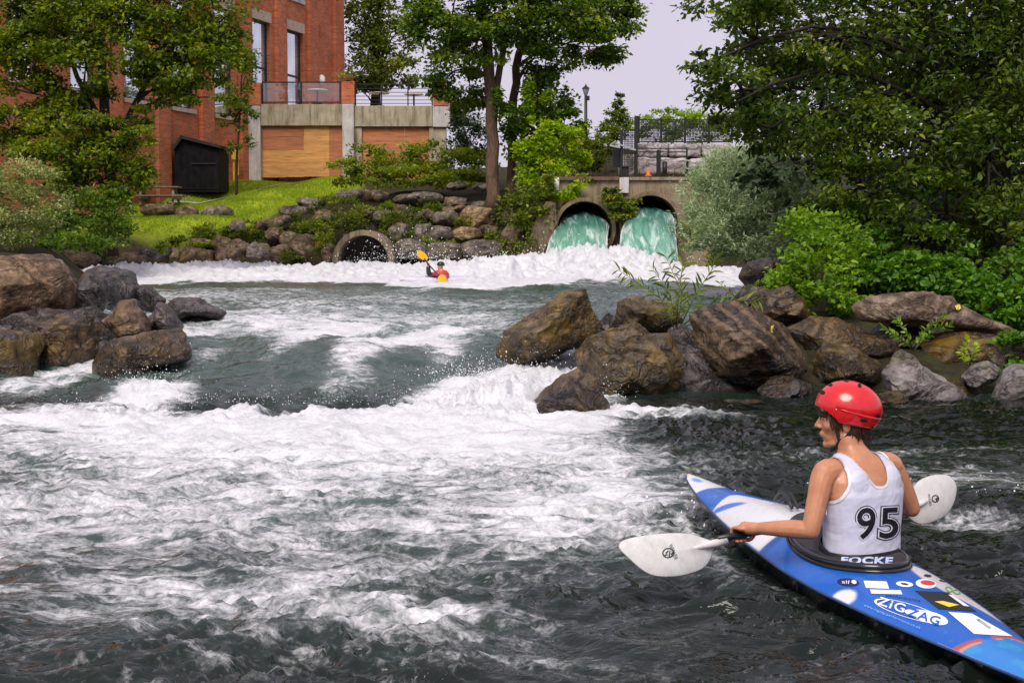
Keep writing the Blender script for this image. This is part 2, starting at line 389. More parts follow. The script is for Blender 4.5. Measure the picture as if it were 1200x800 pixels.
# wake along the near kayak
ks = (WX - 1.445) * -.25 + (WY - 5.675) * .968; kt = (WX - 1.445) * .968 + (WY - 5.675) * .25
kwid = np.interp(ks, [-1.63, -1, -.2, .1, .9, 1.3, 1.87], [.02, .145, .29, .30, .215, .145, .01]); kd = np.abs(kt) - kwid
wk = np.exp(-((kd - .05 - .05 * (1.87 - ks) * (kt < 0) - .03 * noise3(p2 * 4)) / .030) ** 2) * sst(-1.2, -.3, ks) * (1 - sst(1.75, 1.95, ks)) * (ks > -1.63)
H += .016 * wk * (.6 + .8 * chop2); foam = np.clip(foam + .6 * wk * sst(.1, .9, ks) * (.34 + .5 * noise3(p2 * np.array([5, 5, 1], np.float32) + 70)) * np.where(kt < 0, 1, .5), 0, 1.15)
# keep the water flat under the kayak
NR_, NC_ = NR, NC
ii = np.arange(NR * NC).reshape(NR, NC)
FW = np.stack([ii[:-1, :-1], ii[:-1, 1:], ii[1:, 1:], ii[1:, :-1]], -1).reshape(-1, 4)
WZ = H
me = mesh_np('river_water', np.stack([WX, WY, WZ], 1), FW)
attr(me, 'foam', foam); attr(me, 'aer', aer); attr(me, 'far', far)

m, n, b, o_ = newmat('river_water'); v = coords(n)
fo = N(n, 'ShaderNodeAttribute', attribute_name='foam').outputs['Fac']
ae = N(n, 'ShaderNodeAttribute', attribute_name='aer').outputs['Fac']
vs = coords(n, 'Object', (1.0, 1.7, 1.0))
warpn = N(n, 'ShaderNodeTexNoise', Scale=1.6, Detail=3); n.links.new(vs, warpn.inputs['Vector'])
wadd = n.nodes.new('ShaderNodeVectorMath'); wadd.operation = 'MULTIPLY_ADD'
n.links.new(warpn.outputs['Color'], wadd.inputs[0]); wadd.inputs[1].default_value = (.9, .9, .9); n.links.new(vs, wadd.inputs[2])
wv = wadd.outputs[0]
r1 = mth(n, 'ABSOLUTE', mth(n, 'SUBTRACT', mth(n, 'MULTIPLY', nz(n, wv, 1.9, 5, .6), 2), 1))        # thin lines where the noise crosses zero
r2 = mth(n, 'ABSOLUTE', mth(n, 'SUBTRACT', mth(n, 'MULTIPLY', nz(n, wv, 5.5, 5, .62), 2), 1))
lace = mth(n, 'ADD', mth(n, 'MULTIPLY', r1, 1.5), mth(n, 'MULTIPLY', r2, 1.1))                       # 0 on the lines
body = nz(n, wv, 3.2, 7, .68)
grain = nz(n, v, 38, 4, .65)
fl = mth(n, 'ADD', mth(n, 'MULTIPLY', mth(n, 'SUBTRACT', 1.0, lace), .50), mth(n, 'MULTIPLY', body, .5))
fl = mth(n, 'ADD', fl, mth(n, 'MULTIPLY', mth(n, 'SUBTRACT', grain, .5), .34))
th = mth(n, 'ADD', fl, mth(n, 'SUBTRACT', mth(n, 'MULTIPLY', fo, 1.15), 1.02))
mr = N(n, 'ShaderNodeMapRange', interpolation_type='SMOOTHSTEP'); n.links.new(th, mr.inputs[0])
mr.inputs[1].default_value = -.18; mr.inputs[2].default_value = .30
fac = mr.outputs[0]
deep = mixc(n, ae, (.0035, .0055, .004), (.045, .078, .064))
aw = mixc(n, mth(n, 'MULTIPLY', mth(n, 'MULTIPLY', fo, fo), .75, clamp=True), deep, (.24, .34, .31))
foamc = ramp(n, mth(n, 'ADD', mth(n, 'MULTIPLY', body, .6), mth(n, 'MULTIPLY', grain, .4)), [(.34, (.42, .43, .46)), (.52, (.60, .60, .63)), (.66, (.72, .72, .74))])  # grey-lilac shading of the foam is put into this colour
basec = mixc(n, fac, aw, foamc)
n.links.new(basec, b.inputs['Base Color'])
rg = mth(n, 'ADD', mth(n, 'MULTIPLY', fac, .5), mth(n, 'ADD', mth(n, 'MULTIPLY', ae, .10), .025))
n.links.new(rg, b.inputs['Roughness']); b.inputs['IOR'].default_value = 1.33
n.links.new(mth(n, 'SUBTRACT', .5, mth(n, 'MULTIPLY', fac, .35)), b.inputs['Specular IOR Level'])
vb = coords(n, 'Object', (1.0, 1.9, 1.0))
hb = mth(n, 'ADD', nz(n, vb, 8, 3, .5, 1.2), mth(n, 'MULTIPLY', nz(n, vb, 24, 2, .5, .6), .22))
hb = mth(n, 'ADD', mth(n, 'MULTIPLY', hb, mth(n, 'SUBTRACT', 1.0, mth(n, 'MULTIPLY', fac, .5))), mth(n, 'MULTIPLY', fac, mth(n, 'MULTIPLY', grain, .9)))
bump(n, b, hb, .34, .035)
river = obj('river_water', me, m); tag(river, 'dark green river breaking into white foam over a low ledge', None, None, 'structure')
MAT_WATER = m

# chute water pouring from the two outfalls
m, n, b, o_ = newmat('outfall_water'); v = coords(n, 'Object', (1, 1, 1))
st = nz(n, coords(n, 'Object', (2.6, .55, .55)), 1.2, 6, .6, 1.2)
fe = N(n, 'ShaderNodeAttribute', attribute_name='foam').outputs['Fac']
k = mth(n, 'ADD', mth(n, 'MULTIPLY', st, .9), mth(n, 'SUBTRACT', fe, .57))
mr = N(n, 'ShaderNodeMapRange', interpolation_type='SMOOTHSTEP'); n.links.new(k, mr.inputs[0]); mr.inputs[1].default_value = -.15; mr.inputs[2].default_value = .35
dp_ = N(n, 'ShaderNodeAttribute', attribute_name='run').outputs['Fac']
c1 = ramp(n, st, [(.3, (.012, .065, .055)), (.6, (.04, .14, .115)), (.78, (.25, .38, .35))]); c2 = ramp(n, st, [(.3, (.08, .24, .175)), (.52, (.17, .38, .29)), (.68, (.42, .58, .52))])
c0 = mixc(n, dp_, c1, c2)
n.links.new(mixc(n, mr.outputs[0], c0, (.85, .87, .87)), b.inputs['Base Color']); b.inputs['Roughness'].default_value = .22; b.inputs['IOR'].default_value = 1.33
bump(n, b, st, .8, .25)
MAT_CHUTE = m

# drops and flying spray (nobody could count it)
def spray(name, label, spots, mat):
    Vs = []; octv = np.array([(1, 0, 0), (-1, 0, 0), (0, 1, 0), (0, -1, 0), (0, 0, 1), (0, 0, -1)], float)
    octf = np.array([(0, 2, 4), (2, 1, 4), (1, 3, 4), (3, 0, 4), (2, 0, 5), (1, 2, 5), (3, 1, 5), (0, 3, 5)])
    pts = []; rad = []
    r_ = np.random.default_rng(11)
    for (c, sx, sy, sz, cnt, r0, r1) in spots:
        q = r_.normal(size=(cnt, 3)) * np.array([sx, sy, 1]); q[:, 2] = r_.exponential(sz, cnt)
        pts.append(q + np.array(c)); rad.append(r0 + (r1 - r0) * r_.random(cnt) ** 3)
    pts = np.concatenate(pts); rad = np.concatenate(rad)
    st_ = 1 + r_.random((len(pts), 3)) * np.array([.8, .8, 1.6])
    Vv = pts[:, None, :] + octv[None] * rad[:, None, None] * st_[:, None, :]
    Ff = (octf[None] + 6 * np.arange(len(pts))[:, None, None]).reshape(-1, 3)
    o = onp(name, Vv.reshape(-1, 3), Ff, mat); tag(o, label, None, None, 'stuff'); return o
MAT_SPRAY = plain('spray_white', (.85, .86, .88), .3, .04, 3, .5)
sp = []
for px, py, z, sx, sy, sz, cnt, r0, r1 in ((170, 447, .1, .22, .25, .08, 250, .003, .009), (240, 468, .0, .5, .2, .05, 200, .003, .009), (370, 474, .0, .9, .15, .05, 220, .003, .009), (480, 468, .0, .5, .2, .08, 220, .003, .010),
                                           (540, 440, .2, .25, .3, .09, 330, .003, .010), (600, 440, .15, .35, .35, .10, 480, .003, .011), (650, 425, .2, .25, .25, .10, 350, .003, .010), (700, 465, .05, .15, .15, .08, 120, .003, .008),
                                           (120, 480, 0, .4, .2, .04, 120, .003, .008), (1160, 570, 0, .5, .3, .008, 160, .003, .010), (830, 590, .02, .15, .3, .012, 60, .004, .012)):
    g = G(px, py, z); sp.append(((g.x, g.y, z), sx, sy, sz * .75, cnt, r0 * .6, r1 * .55))
for px, py, Y, sx, sz, cnt in ((470, 300, 50, .7, .40, 330), (500, 300, 49, .6, .3, 200), (425, 306, 51, .8, .25, 200), (640, 298, 51, 1.0, .25, 300), (740, 302, 51, 1.6, .3, 300), (560, 303, 50, 1.4, .25, 250), (780, 305, 50, .5, .3, 150), (250, 320, 52, 3, .12, 150)):
    g = P(px, py, Y); sp.append(((g.x, Y, g.z - .1), sx, .8, sz * .8, int(cnt * .8), .006, .018))
spray('spray', 'white water drops flying above the breaking waves', sp, MAT_SPRAY)
# ================================================================== ROCKS
def rockmat(name, dark, mid, light, moss=(.10, .085, .012), mossamt=.45, wet=.6, sc=1.0, band=False):
    m, n, b, o = newmat(name)
    t = n.nodes.new('ShaderNodeTexCoord'); oi = n.nodes.new('ShaderNodeObjectInfo')
    off = n.nodes.new('ShaderNodeVectorMath'); off.operation = 'MULTIPLY_ADD'
    cx = n.nodes.new('ShaderNodeCombineXYZ')
    for i in range(3): n.links.new(oi.outputs['Random'], cx.inputs[i])
    n.links.new(cx.outputs[0], off.inputs[0]); off.inputs[1].default_value = (37, 53, 71); n.links.new(t.outputs['Object'], off.inputs[2]); v = off.outputs[0]
    st = n.nodes.new('ShaderNodeMapping'); st.inputs['Scale'].default_value = (1, 1, 1.7); st.inputs['Rotation'].default_value = (.3, .5, .2); n.links.new(v, st.inputs[0])
    a = nz(n, st.outputs[0], 1.9 * sc, 9, .70, .25); f = nz(n, v, 9 * sc, 8, .72); g = nz(n, v, 3.1 * sc, 5, .6)
    k = mth(n, 'ADD', mth(n, 'MULTIPLY', a, .62), mth(n, 'MULTIPLY', f, .38))
    c = ramp(n, k, [(.40, dark), (.51, mid), (.62, light)])
    ge = n.nodes.new('ShaderNodeNewGeometry'); se = n.nodes.new('ShaderNodeSeparateXYZ'); n.links.new(ge.outputs['Normal'], se.inputs[0])
    mk = mth(n, 'MULTIPLY', ramp(n, g, [(.46, 0), (.60, 1)]), mossamt)
    c = mixc(n, mk, c, mixc(n, f, [q * .5 for q in moss], [q * 1.9 for q in moss]))
    cr = nz(n, st.outputs[0], 2.3 * sc, 6, .6, .8); crk = mth(n, 'ABSOLUTE', mth(n, 'SUBTRACT', cr, .5))
    c = mixc(n, ramp(n, crk, [(.0, .75), (.018, 0)]), c, (.006, .005, .004))
    if band:
        wv = n.nodes.new('ShaderNodeTexWave'); wv.inputs['Scale'].default_value = 2.2; wv.inputs['Distortion'].default_value = 5; wv.inputs['Detail'].default_value = 4
        mp = n.nodes.new('ShaderNodeMapping'); mp.inputs['Rotation'].default_value = (0, .75, 0); n.links.new(t.outputs['Object'], mp.inputs[0]); n.links.new(mp.outputs[0], wv.inputs['Vector'])
        c = mixc(n, ramp(n, wv.outputs['Fac'], [(.55, 0), (.9, .6)]), c, [min(1, q * 1.5) for q in light])
    sp_ = n.nodes.new('ShaderNodeSeparateXYZ'); n.links.new(ge.outputs['Position'], sp_.inputs[0])
    wl = mth(n, 'SUBTRACT', mth(n, 'ADD', .10, mth(n, 'MULTIPLY', g, .42)), sp_.outputs[2]); wm = mth(n, 'MULTIPLY', mth(n, 'MULTIPLY', wl, 12, clamp=True), min(.62, wet))   # splashed wet band with a ragged edge
    c = mixc(n, wm, c, mixc(n, .72, c, (.012, .009, .006)))
    n.links.new(c, b.inputs['Base Color'])
    n.links.new(ramp(n, g, [(.38, max(.10, .64 - wet)), (.62, .82 - wet * .75)]), b.inputs['Roughness'])
    b.inputs['Specular IOR Level'].default_value = .3 + .5 * wet
    hh = mth(n, 'ADD', mth(n, 'MULTIPLY', f, .5), mth(n, 'MULTIPLY', ramp(n, crk, [(0, 0), (.05, 1)]), .5))
    hh = mth(n, 'ADD', hh, mth(n, 'MULTIPLY', nz(n, v, 30 * sc, 6, .7), .25))
    bump(n, b, hh, .9, .05 / sc); return m
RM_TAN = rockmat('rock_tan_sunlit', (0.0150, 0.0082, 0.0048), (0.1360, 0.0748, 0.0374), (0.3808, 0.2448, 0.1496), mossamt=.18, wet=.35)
RM_DARK = rockmat('rock_dark_wet_and_shade', (0.0043, 0.0034, 0.0043), (0.0298, 0.0204, 0.0204), (0.1700, 0.1275, 0.1275), mossamt=.12, wet=.75)
RM_BRN = rockmat('rock_brown_wet', (0.0042, 0.0024, 0.0016), (0.0396, 0.0222, 0.0095), (0.1742, 0.1056, 0.0475), moss=(0.1200, 0.0640, 0.0048), mossamt=.55, wet=.7)
RM_OCH = rockmat('rock_ochre_mossy', (0.0049, 0.0033, 0.0016), (0.0544, 0.0326, 0.0098), (0.2067, 0.1251, 0.0408), moss=(0.1360, 0.0840, 0.0056), mossamt=.7, wet=.62)
RM_BAND = rockmat('rock_banded_brown', (0.0045, 0.0028, 0.0022), (0.0336, 0.0190, 0.0090), (0.1232, 0.0784, 0.0448), moss=(0.0672, 0.0364, 0.0034), mossamt=.5, wet=.65, band=True)
RM_GREY = rockmat('rock_grey_lilac', (0.0425, 0.0357, 0.0382), (0.1870, 0.1573, 0.1573), (0.3910, 0.3485, 0.3485), moss=(0.1105, 0.1020, 0.0170), mossamt=.3, wet=.25)
RM_SLAB = rockmat('rock_slab_pale', (.03, .02, .014), (.15, .10, .07), (.42, .32, .24), mossamt=.15, wet=.25)
RM_FAR = rockmat('rock_bank_brown', (.03, .02, .014), (.15, .095, .062), (.34, .24, .17), moss=(.07, .085, .012), mossamt=.4, wet=.15, sc=.7)
RM_FARG = rockmat('rock_bank_grey', (.045, .034, .028), (.16, .125, .105), (.32, .265, .23), moss=(.09, .10, .012), mossamt=.4, wet=.15, sc=.7)
RM_FART = rockmat('rock_bank_tan', (.07, .045, .025), (.26, .17, .09), (.42, .30, .17), moss=(.12, .11, .02), mossamt=.2, wet=.1, sc=.7)

_ico = {}
def ico(sub):
    if sub not in _ico:
        bm = bmesh.new(); bmesh.ops.create_icosphere(bm, subdivisions=sub, radius=1)
        bm.verts.ensure_lookup_table()
        V = np.array([v.co[:] for v in bm.verts]); F = np.array([[q.index for q in f.verts] for f in bm.faces]); bm.free(); _ico[sub] = (V, F)
    return _ico[sub]
def rock(label, out, Y, depth, mat, seed, sub=5, group=None, planes=10, rough=.055, name='boulder', cat='rock', boxy=2.6):
    """boulder whose front outline is given; depth is its half thickness in metres"""
    r_ = np.random.default_rng(seed)
    pts = [P(a, c, Y) for a, c in out]; cx = sum(p.x for p in pts) / len(pts); cz = sum(p.z for p in pts) / len(pts)
    pl = np.array([(p.x - cx, p.z - cz) for p in pts])
    V, F = ico(sub); x, y, z = V[:, 0], V[:, 1], V[:, 2]
    s = np.hypot(x, z); th = np.arctan2(z, x)
    tt = np.linspace(-math.pi, math.pi, 361); rr = np.zeros(361)
    for k in range(len(pl)):
        a = pl[k]; e = pl[(k + 1) % len(pl)] - a
        c, si = np.cos(tt), np.sin(tt); den = c * e[1] - si * e[0]; den = np.where(abs(den) < 1e-9, 1e-9, den)
        t = (a[0] * e[1] - a[1] * e[0]) / den; u = (a[0] * si - a[1] * c) / den
        ok = (t > 0) & (u >= -1e-6) & (u <= 1 + 1e-6); rr = np.where(ok, np.maximum(rr, t), rr)
    rr = np.where(rr <= 0, np.median(rr[rr > 0]), rr)
    k = np.ones(3) / 3; rr = np.convolve(np.concatenate([rr[-4:], rr, rr[:4]]), k, 'same')[4:-4]
    q = (s ** boxy + np.abs(y) ** boxy) ** (-1 / boxy); U = V * q[:, None]
    K_ = 18; pn = r_.normal(size=(K_, 3)); pn /= np.linalg.norm(pn, axis=1)[:, None]; pdd = r_.uniform(.70, 1.0, K_)
    def rpoly(D): q_ = D @ pn.T; return np.minimum(np.min(np.where(q_ > .05, pdd / np.maximum(q_, .05), 9), 1), 1.35)
    flat_ = np.stack([x / (s + 1e-6), y * 0, z / (s + 1e-6)], 1); rp = rpoly(V) / (rpoly(flat_) ** (s ** 3)); U = V * (.25 * q + .75 * rp)[:, None]
    for i in range(planes // 2):
        nn = np.array([r_.normal() * .75, -r_.uniform(.45, 1.2), r_.normal() * .6 + .15])
        nn /= np.linalg.norm(nn); d = r_.uniform(.52, .84); e = np.clip(U @ nn - d, 0, None); U = U - e[:, None] * nn * .96
    s2 = np.hypot(U[:, 0], U[:, 2]); r = np.interp(th, tt, rr)
    W = np.stack([np.cos(th) * s2 * r, U[:, 1] * depth, np.sin(th) * s2 * r], 1)
    size = max(np.ptp(pl[:, 0]), np.ptp(pl[:, 1]))
    nrm = V
    dsp = fbm(W / size * 2.2 + seed, 2) * rough * .5 * size + (ridged(W / size * 3.2 + seed * 2, 4, .6) - .5) * rough * .75 * size
    lay = np.sin((W[:, 2] * .8 + W[:, 0] * .35 * (1 if seed % 2 else -1)) / size * 22 + fbm(W / size * 2 + 3, 2) * 5) * .006 * size
    W = W + nrm * (dsp + lay)[:, None]
    me = mesh_np(name, W, F); o = obj(name, me, mat); o.location = (cx, Y, cz)
    tag(o, label, cat, group); return o

RK = [
 # left pile
 ('large tan boulder with a flat sunlit top, biggest of the left bank pile', [(-60, 306), (0, 300), (46, 299), (70, 304), (80, 318), (87, 335), (85, 358), (60, 372), (0, 382), (-60, 386)], 16.6, .9, RM_TAN, 1),
 ('smooth dark boulder with a shiny rounded top leaning on the big tan boulder', [(85, 330), (92, 320), (108, 316), (122, 328), (126, 350), (120, 368), (100, 374), (86, 362)], 16.9, .4, RM_DARK, 2),
 ('purplish brown boulder behind the shiny round one in the left bank pile', [(100, 318), (112, 312), (130, 310), (150, 318), (160, 338), (155, 354), (125, 362), (105, 345)], 17.6, .5, RM_DARK, 3),
 ('dark rounded boulder at the river end of the back row, left bank pile', [(154, 345), (163, 336), (175, 336), (188, 352), (186, 366), (160, 366)], 17.9, .35, RM_DARK, 4),
 ('small pyramid shaped brown boulder on the left bank pile', [(114, 381), (126, 368), (140, 353), (152, 354), (165, 366), (178, 389), (150, 395), (122, 397)], 15.8, .4, RM_TAN, 5),
 ('black wet block beside the pyramid shaped boulder at the water', [(167, 378), (184, 353), (197, 357), (206, 372), (213, 388), (190, 392), (170, 392)], 16.2, .35, RM_DARK, 6),
 ('wet brown boulder with pale grey streaks below the big tan boulder', [(16, 386), (35, 378), (72, 371), (104, 369), (117, 383), (121, 412), (104, 428), (70, 434), (45, 428), (28, 405)], 15.3, .55, RM_BRN, 7),
 ('square brown boulder with mossy side, lowest of the left bank pile', [(-50, 392), (0, 388), (26, 389), (43, 404), (45, 450), (22, 464), (-50, 470)], 14.6, .6, RM_OCH, 8),
 ('flat wet slab with water running over it below the left pile', [(108, 440), (118, 418), (134, 396), (170, 391), (202, 392), (217, 402), (225, 420), (212, 426), (185, 430), (168, 448), (162, 458), (130, 462), (112, 456)], 14.7, .55, RM_BRN, 9),
 ('added dark rock giving the shaded hollow behind the wet brown boulder of the left pile', [(30, 412), (60, 392), (125, 388), (150, 404), (150, 466), (30, 470)], 15.6, .45, RM_DARK, 10),  # added filler, its dark colour stands in for the shaded hollow
 ('added black rock giving the dark gap under the big tan boulder of the left pile', [(-60, 372), (30, 366), (110, 360), (135, 376), (130, 420), (-60, 430)], 16.3, .4, RM_DARK, 12),  # added filler, shade of the gap put into the rock colour
 ('low dark rock awash with water beyond the left pile', [(190, 362), (205, 347), (235, 350), (262, 366), (255, 374), (200, 376)], 18.4, .6, RM_DARK, 11),
 # right chain
 ('large brown mossy boulder at the river end of the right chain', [(580, 406), (590, 390), (620, 372), (650, 350), (668, 342), (682, 341), (691, 352), (704, 378), (704, 396), (690, 405), (660, 420), (600, 428), (582, 418)], 14.6, .55, RM_OCH, 21),
 ('mossy rounded boulder behind the big cracked one, willow shoots above it', [(713, 376), (726, 354), (745, 347), (765, 347), (786, 356), (797, 375), (785, 392), (740, 392), (716, 392)], 15.0, .45, RM_OCH, 22),
 ('big cracked boulder with ochre face and dark right side', [(671, 416), (690, 395), (720, 384), (745, 379), (765, 388), (792, 389), (797, 420), (792, 455), (770, 470), (735, 474), (708, 467), (688, 450), (674, 432)], 13.7, .5, RM_OCH, 23),
 ('small triangular brown rock standing alone in the foam', [(596, 498), (622, 474), (652, 449), (678, 431), (697, 444), (710, 468), (715, 492), (680, 506), (630, 510), (600, 506)], 12.0, .38, RM_BRN, 24),
 ('huge tilted boulder with pale diagonal bands under the willow', [(804, 372), (816, 356), (840, 350), (866, 355), (896, 368), (926, 386), (945, 412), (949, 436), (930, 450), (900, 460), (868, 464), (842, 442), (818, 408)], 13.9, .6, RM_BAND, 25),
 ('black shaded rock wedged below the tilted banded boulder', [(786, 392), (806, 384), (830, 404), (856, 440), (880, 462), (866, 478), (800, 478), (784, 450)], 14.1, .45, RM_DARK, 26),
 ('low brown rock at the waterline below the banded boulder', [(888, 458), (905, 444), (930, 440), (950, 452), (954, 468), (935, 476), (892, 476)], 13.4, .28, RM_BRN, 27),
 ('long dark brown boulder between the light green bush and grey block', [(926, 388), (955, 372), (990, 374), (1030, 394), (1060, 414), (1050, 430), (1000, 426), (950, 414)], 15.0, .5, RM_BRN, 28),
 ('moss covered boulder leaning between banded boulder and grey block', [(950, 424), (966, 402), (990, 402), (1020, 414), (1039, 432), (1026, 450), (985, 456), (955, 452)], 14.2, .4, RM_OCH, 29),
 ('pale grey angular block with a flat tilted top face at the water', [(1032, 437), (1046, 424), (1060, 411), (1076, 420), (1100, 438), (1126, 462), (1106, 478), (1076, 482), (1050, 466)], 13.3, .35, RM_GREY, 30),
 ('long pale flat slab under the ivy on the right bank', [(997, 358), (1012, 348), (1060, 344), (1110, 350), (1150, 370), (1186, 385), (1180, 392), (1130, 388), (1060, 382), (1008, 377)], 15.1, .55, RM_SLAB, 31),
 ('brown mossy rock supporting the end of the pale slab', [(1085, 404), (1120, 390), (1170, 392), (1188, 405), (1184, 430), (1130, 438), (1090, 428)], 14.8, .4, RM_OCH, 32),
 ('small grey brown stone beside the bright green sprig', [(1126, 442), (1140, 426), (1158, 422), (1173, 433), (1168, 446), (1140, 454)], 13.8, .2, RM_GREY, 33),
 ('grey stone at the waterline under the trailing ivy', [(1162, 470), (1176, 440), (1192, 428), (1222, 426), (1236, 450), (1232, 474)], 13.3, .35, RM_GREY, 34),
 ('dark rock behind the silver shrub where white water passes', [(868, 324), (876, 306), (892, 301), (914, 304), (920, 326), (900, 338), (876, 338)], 20.5, .5, RM_BRN, 35),
 ('flat shining rock in front of the silver shrub', [(858, 352), (872, 334), (900, 337), (910, 350), (890, 362), (864, 362)], 17.6, .4, RM_DARK, 36),
 ('brown rock hidden at the foot of the light green bush', [(886, 366), (898, 344), (925, 336), (944, 352), (950, 376), (915, 386), (892, 380)], 16.2, .45, RM_BRN, 37),
 ('small yellow mossy stone in the shallows below the grey block', [(1022, 474), (1032, 460), (1052, 457), (1064, 468), (1058, 482), (1030, 484)], 12.9, .2, RM_OCH, 38),
 ('dark stone in the shadow between grey block and mossy rock', [(1095, 470), (1108, 448), (1136, 446), (1156, 460), (1150, 478), (1104, 482)], 13.9, .25, RM_BRN, 39),
 ('low ochre stone just breaking the surface near the grey block', [(1140, 488), (1155, 480), (1185, 482), (1200, 492), (1180, 498), (1146, 497)], 12.3, .2, RM_OCH, 40),
 ('flat brown stone barely above water in front of the banded boulder', [(838, 480), (855, 470), (890, 470), (908, 480), (890, 490), (848, 490)], 12.9, .25, RM_BRN, 41),
 ('dark rock filling the gap behind triangular rock and cracked boulder', [(700, 380), (712, 366), (722, 372), (726, 396), (712, 404), (700, 398)], 14.9, .25, RM_DARK, 42),
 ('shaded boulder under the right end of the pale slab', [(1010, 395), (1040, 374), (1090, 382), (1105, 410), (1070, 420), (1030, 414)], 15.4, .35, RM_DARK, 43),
 ('dark bank rock half under ivy at the edge of the trees', [(1170, 410), (1190, 396), (1240, 400), (1250, 440), (1200, 446), (1175, 436)], 14.6, .4, RM_BRN, 44),
]
ROCKS = {}
for lab, out, Y, dp, mt, sd_ in RK:
    ROCKS[sd_] = rock(lab, out, Y, dp, mt, sd_, sub=6 if sd_ in (1, 7, 9, 21, 23, 24, 25, 28, 30, 31) else 5)
# boulders along the far bank: photograph boxes x0, y0, x1, y1
ROWS = 1
LB1 = 'brown boulder in the rough stone edge at the foot of the lawn'
LB2 = 'brown boulder in the stepped stones between lawn and round concrete pipe'
LB3 = 'stone in the tiered rock bank below the hedge'
far_rocks = [
 (LB1, 74, 294, 116, 314, RM_FAR), (LB1, 104, 296, 150, 316, RM_FAR), (LB1, 132, 296, 186, 318, RM_FAR), (LB1, 184, 306, 217, 318, RM_FART), (LB1, 178, 284, 202, 312, RM_DARK), (LB1, 163, 290, 184, 306, RM_DARK),
 (LB1, 203, 289, 252, 314, RM_FAR), (LB1, 250, 278, 272, 306, RM_FAR), (LB1, 264, 280, 292, 307, RM_FAR), (LB1, 288, 284, 318, 306, RM_FARG), (LB1, 196, 292, 212, 310, RM_FAR), (LB1, 220, 280, 262, 292, RM_FAR),
 (LB2, 316, 288, 342, 308, RM_FAR), (LB2, 342, 276, 372, 300, RM_FAR), (LB2, 326, 272, 350, 290, RM_FAR), (LB2, 268, 258, 287, 272, RM_FARG), (LB2, 300, 258, 322, 272, RM_FAR), (LB2, 318, 252, 342, 268, RM_FAR), (LB2, 328, 241, 362, 254, RM_FARG),
 (LB2, 346, 231, 382, 244, RM_FARG), (LB2, 352, 240, 374, 252, RM_FAR), (LB2, 368, 246, 390, 262, RM_FAR), (LB2, 362, 262, 386, 280, RM_FAR), (LB2, 376, 284, 392, 306, RM_FAR), (LB2, 310, 268, 330, 284, RM_FAR),
 (LB3, 394, 222, 424, 236, RM_FARG), (LB3, 425, 223, 458, 237, RM_FAR), (LB3, 519, 231, 547, 243, RM_FAR), (LB3, 517, 241, 549, 251, RM_FAR), (LB3, 552, 236, 572, 247, RM_FARG), (LB3, 557, 264, 584, 279, RM_FAR),
 (LB3, 508, 248, 540, 266, RM_FARG), (LB3, 500, 266, 530, 287, RM_FARG), (LB3, 438, 246, 464, 264, RM_FARG), (LB3, 424, 244, 442, 258, RM_FAR), (LB3, 484, 262, 508, 288, RM_FARG), (LB3, 462, 280, 500, 302, RM_FARG),
 (LB3, 500, 284, 542, 304, RM_FARG), (LB3, 540, 281, 592, 304, RM_FARG), (LB3, 460, 240, 486, 256, RM_FAR), (LB3, 484, 246, 512, 260, RM_FAR), (LB3, 566, 276, 600, 292, RM_FAR), (LB3, 588, 262, 616, 300, RM_FAR), (LB3, 523, 213, 547, 223, RM_FARG), (LB3, 552, 214, 574, 224, RM_FARG),
 (LB3, 455, 262, 486, 284, RM_FARG), (LB3, 580, 240, 606, 262, RM_FAR), (LB3, 604, 290, 632, 308, RM_FAR),
 ('long dark grey slab stone along the top of the rock bank', 460, 226, 520, 241, RM_FARG),
 ('large pale tan boulder near the foot of the tall twin trunk tree', 539, 241, 577, 270, RM_FART),
 ('square sandy block below the large pale tan boulder', 527, 266, 561, 284, RM_FART),
 ('low stone block on the lawn behind the tilted log-like one', 165, 239, 204, 254, RM_FAR),
 ('squared stone block on the lawn near the picnic table', 202, 242, 233, 256, RM_FAR),
 ('longer squared stone block on the lawn, first below the small sapling', 234, 242, 273, 257, RM_FARG),
 ('thin flat slab lying on the lawn below the stone blocks', 184, 252, 231, 259, RM_FARG),
 ('reddish stone on the bank left of the round concrete pipe', 366, 284, 380, 298, plain('rock_reddish', (.22, .06, .04), .7, .4)),
]
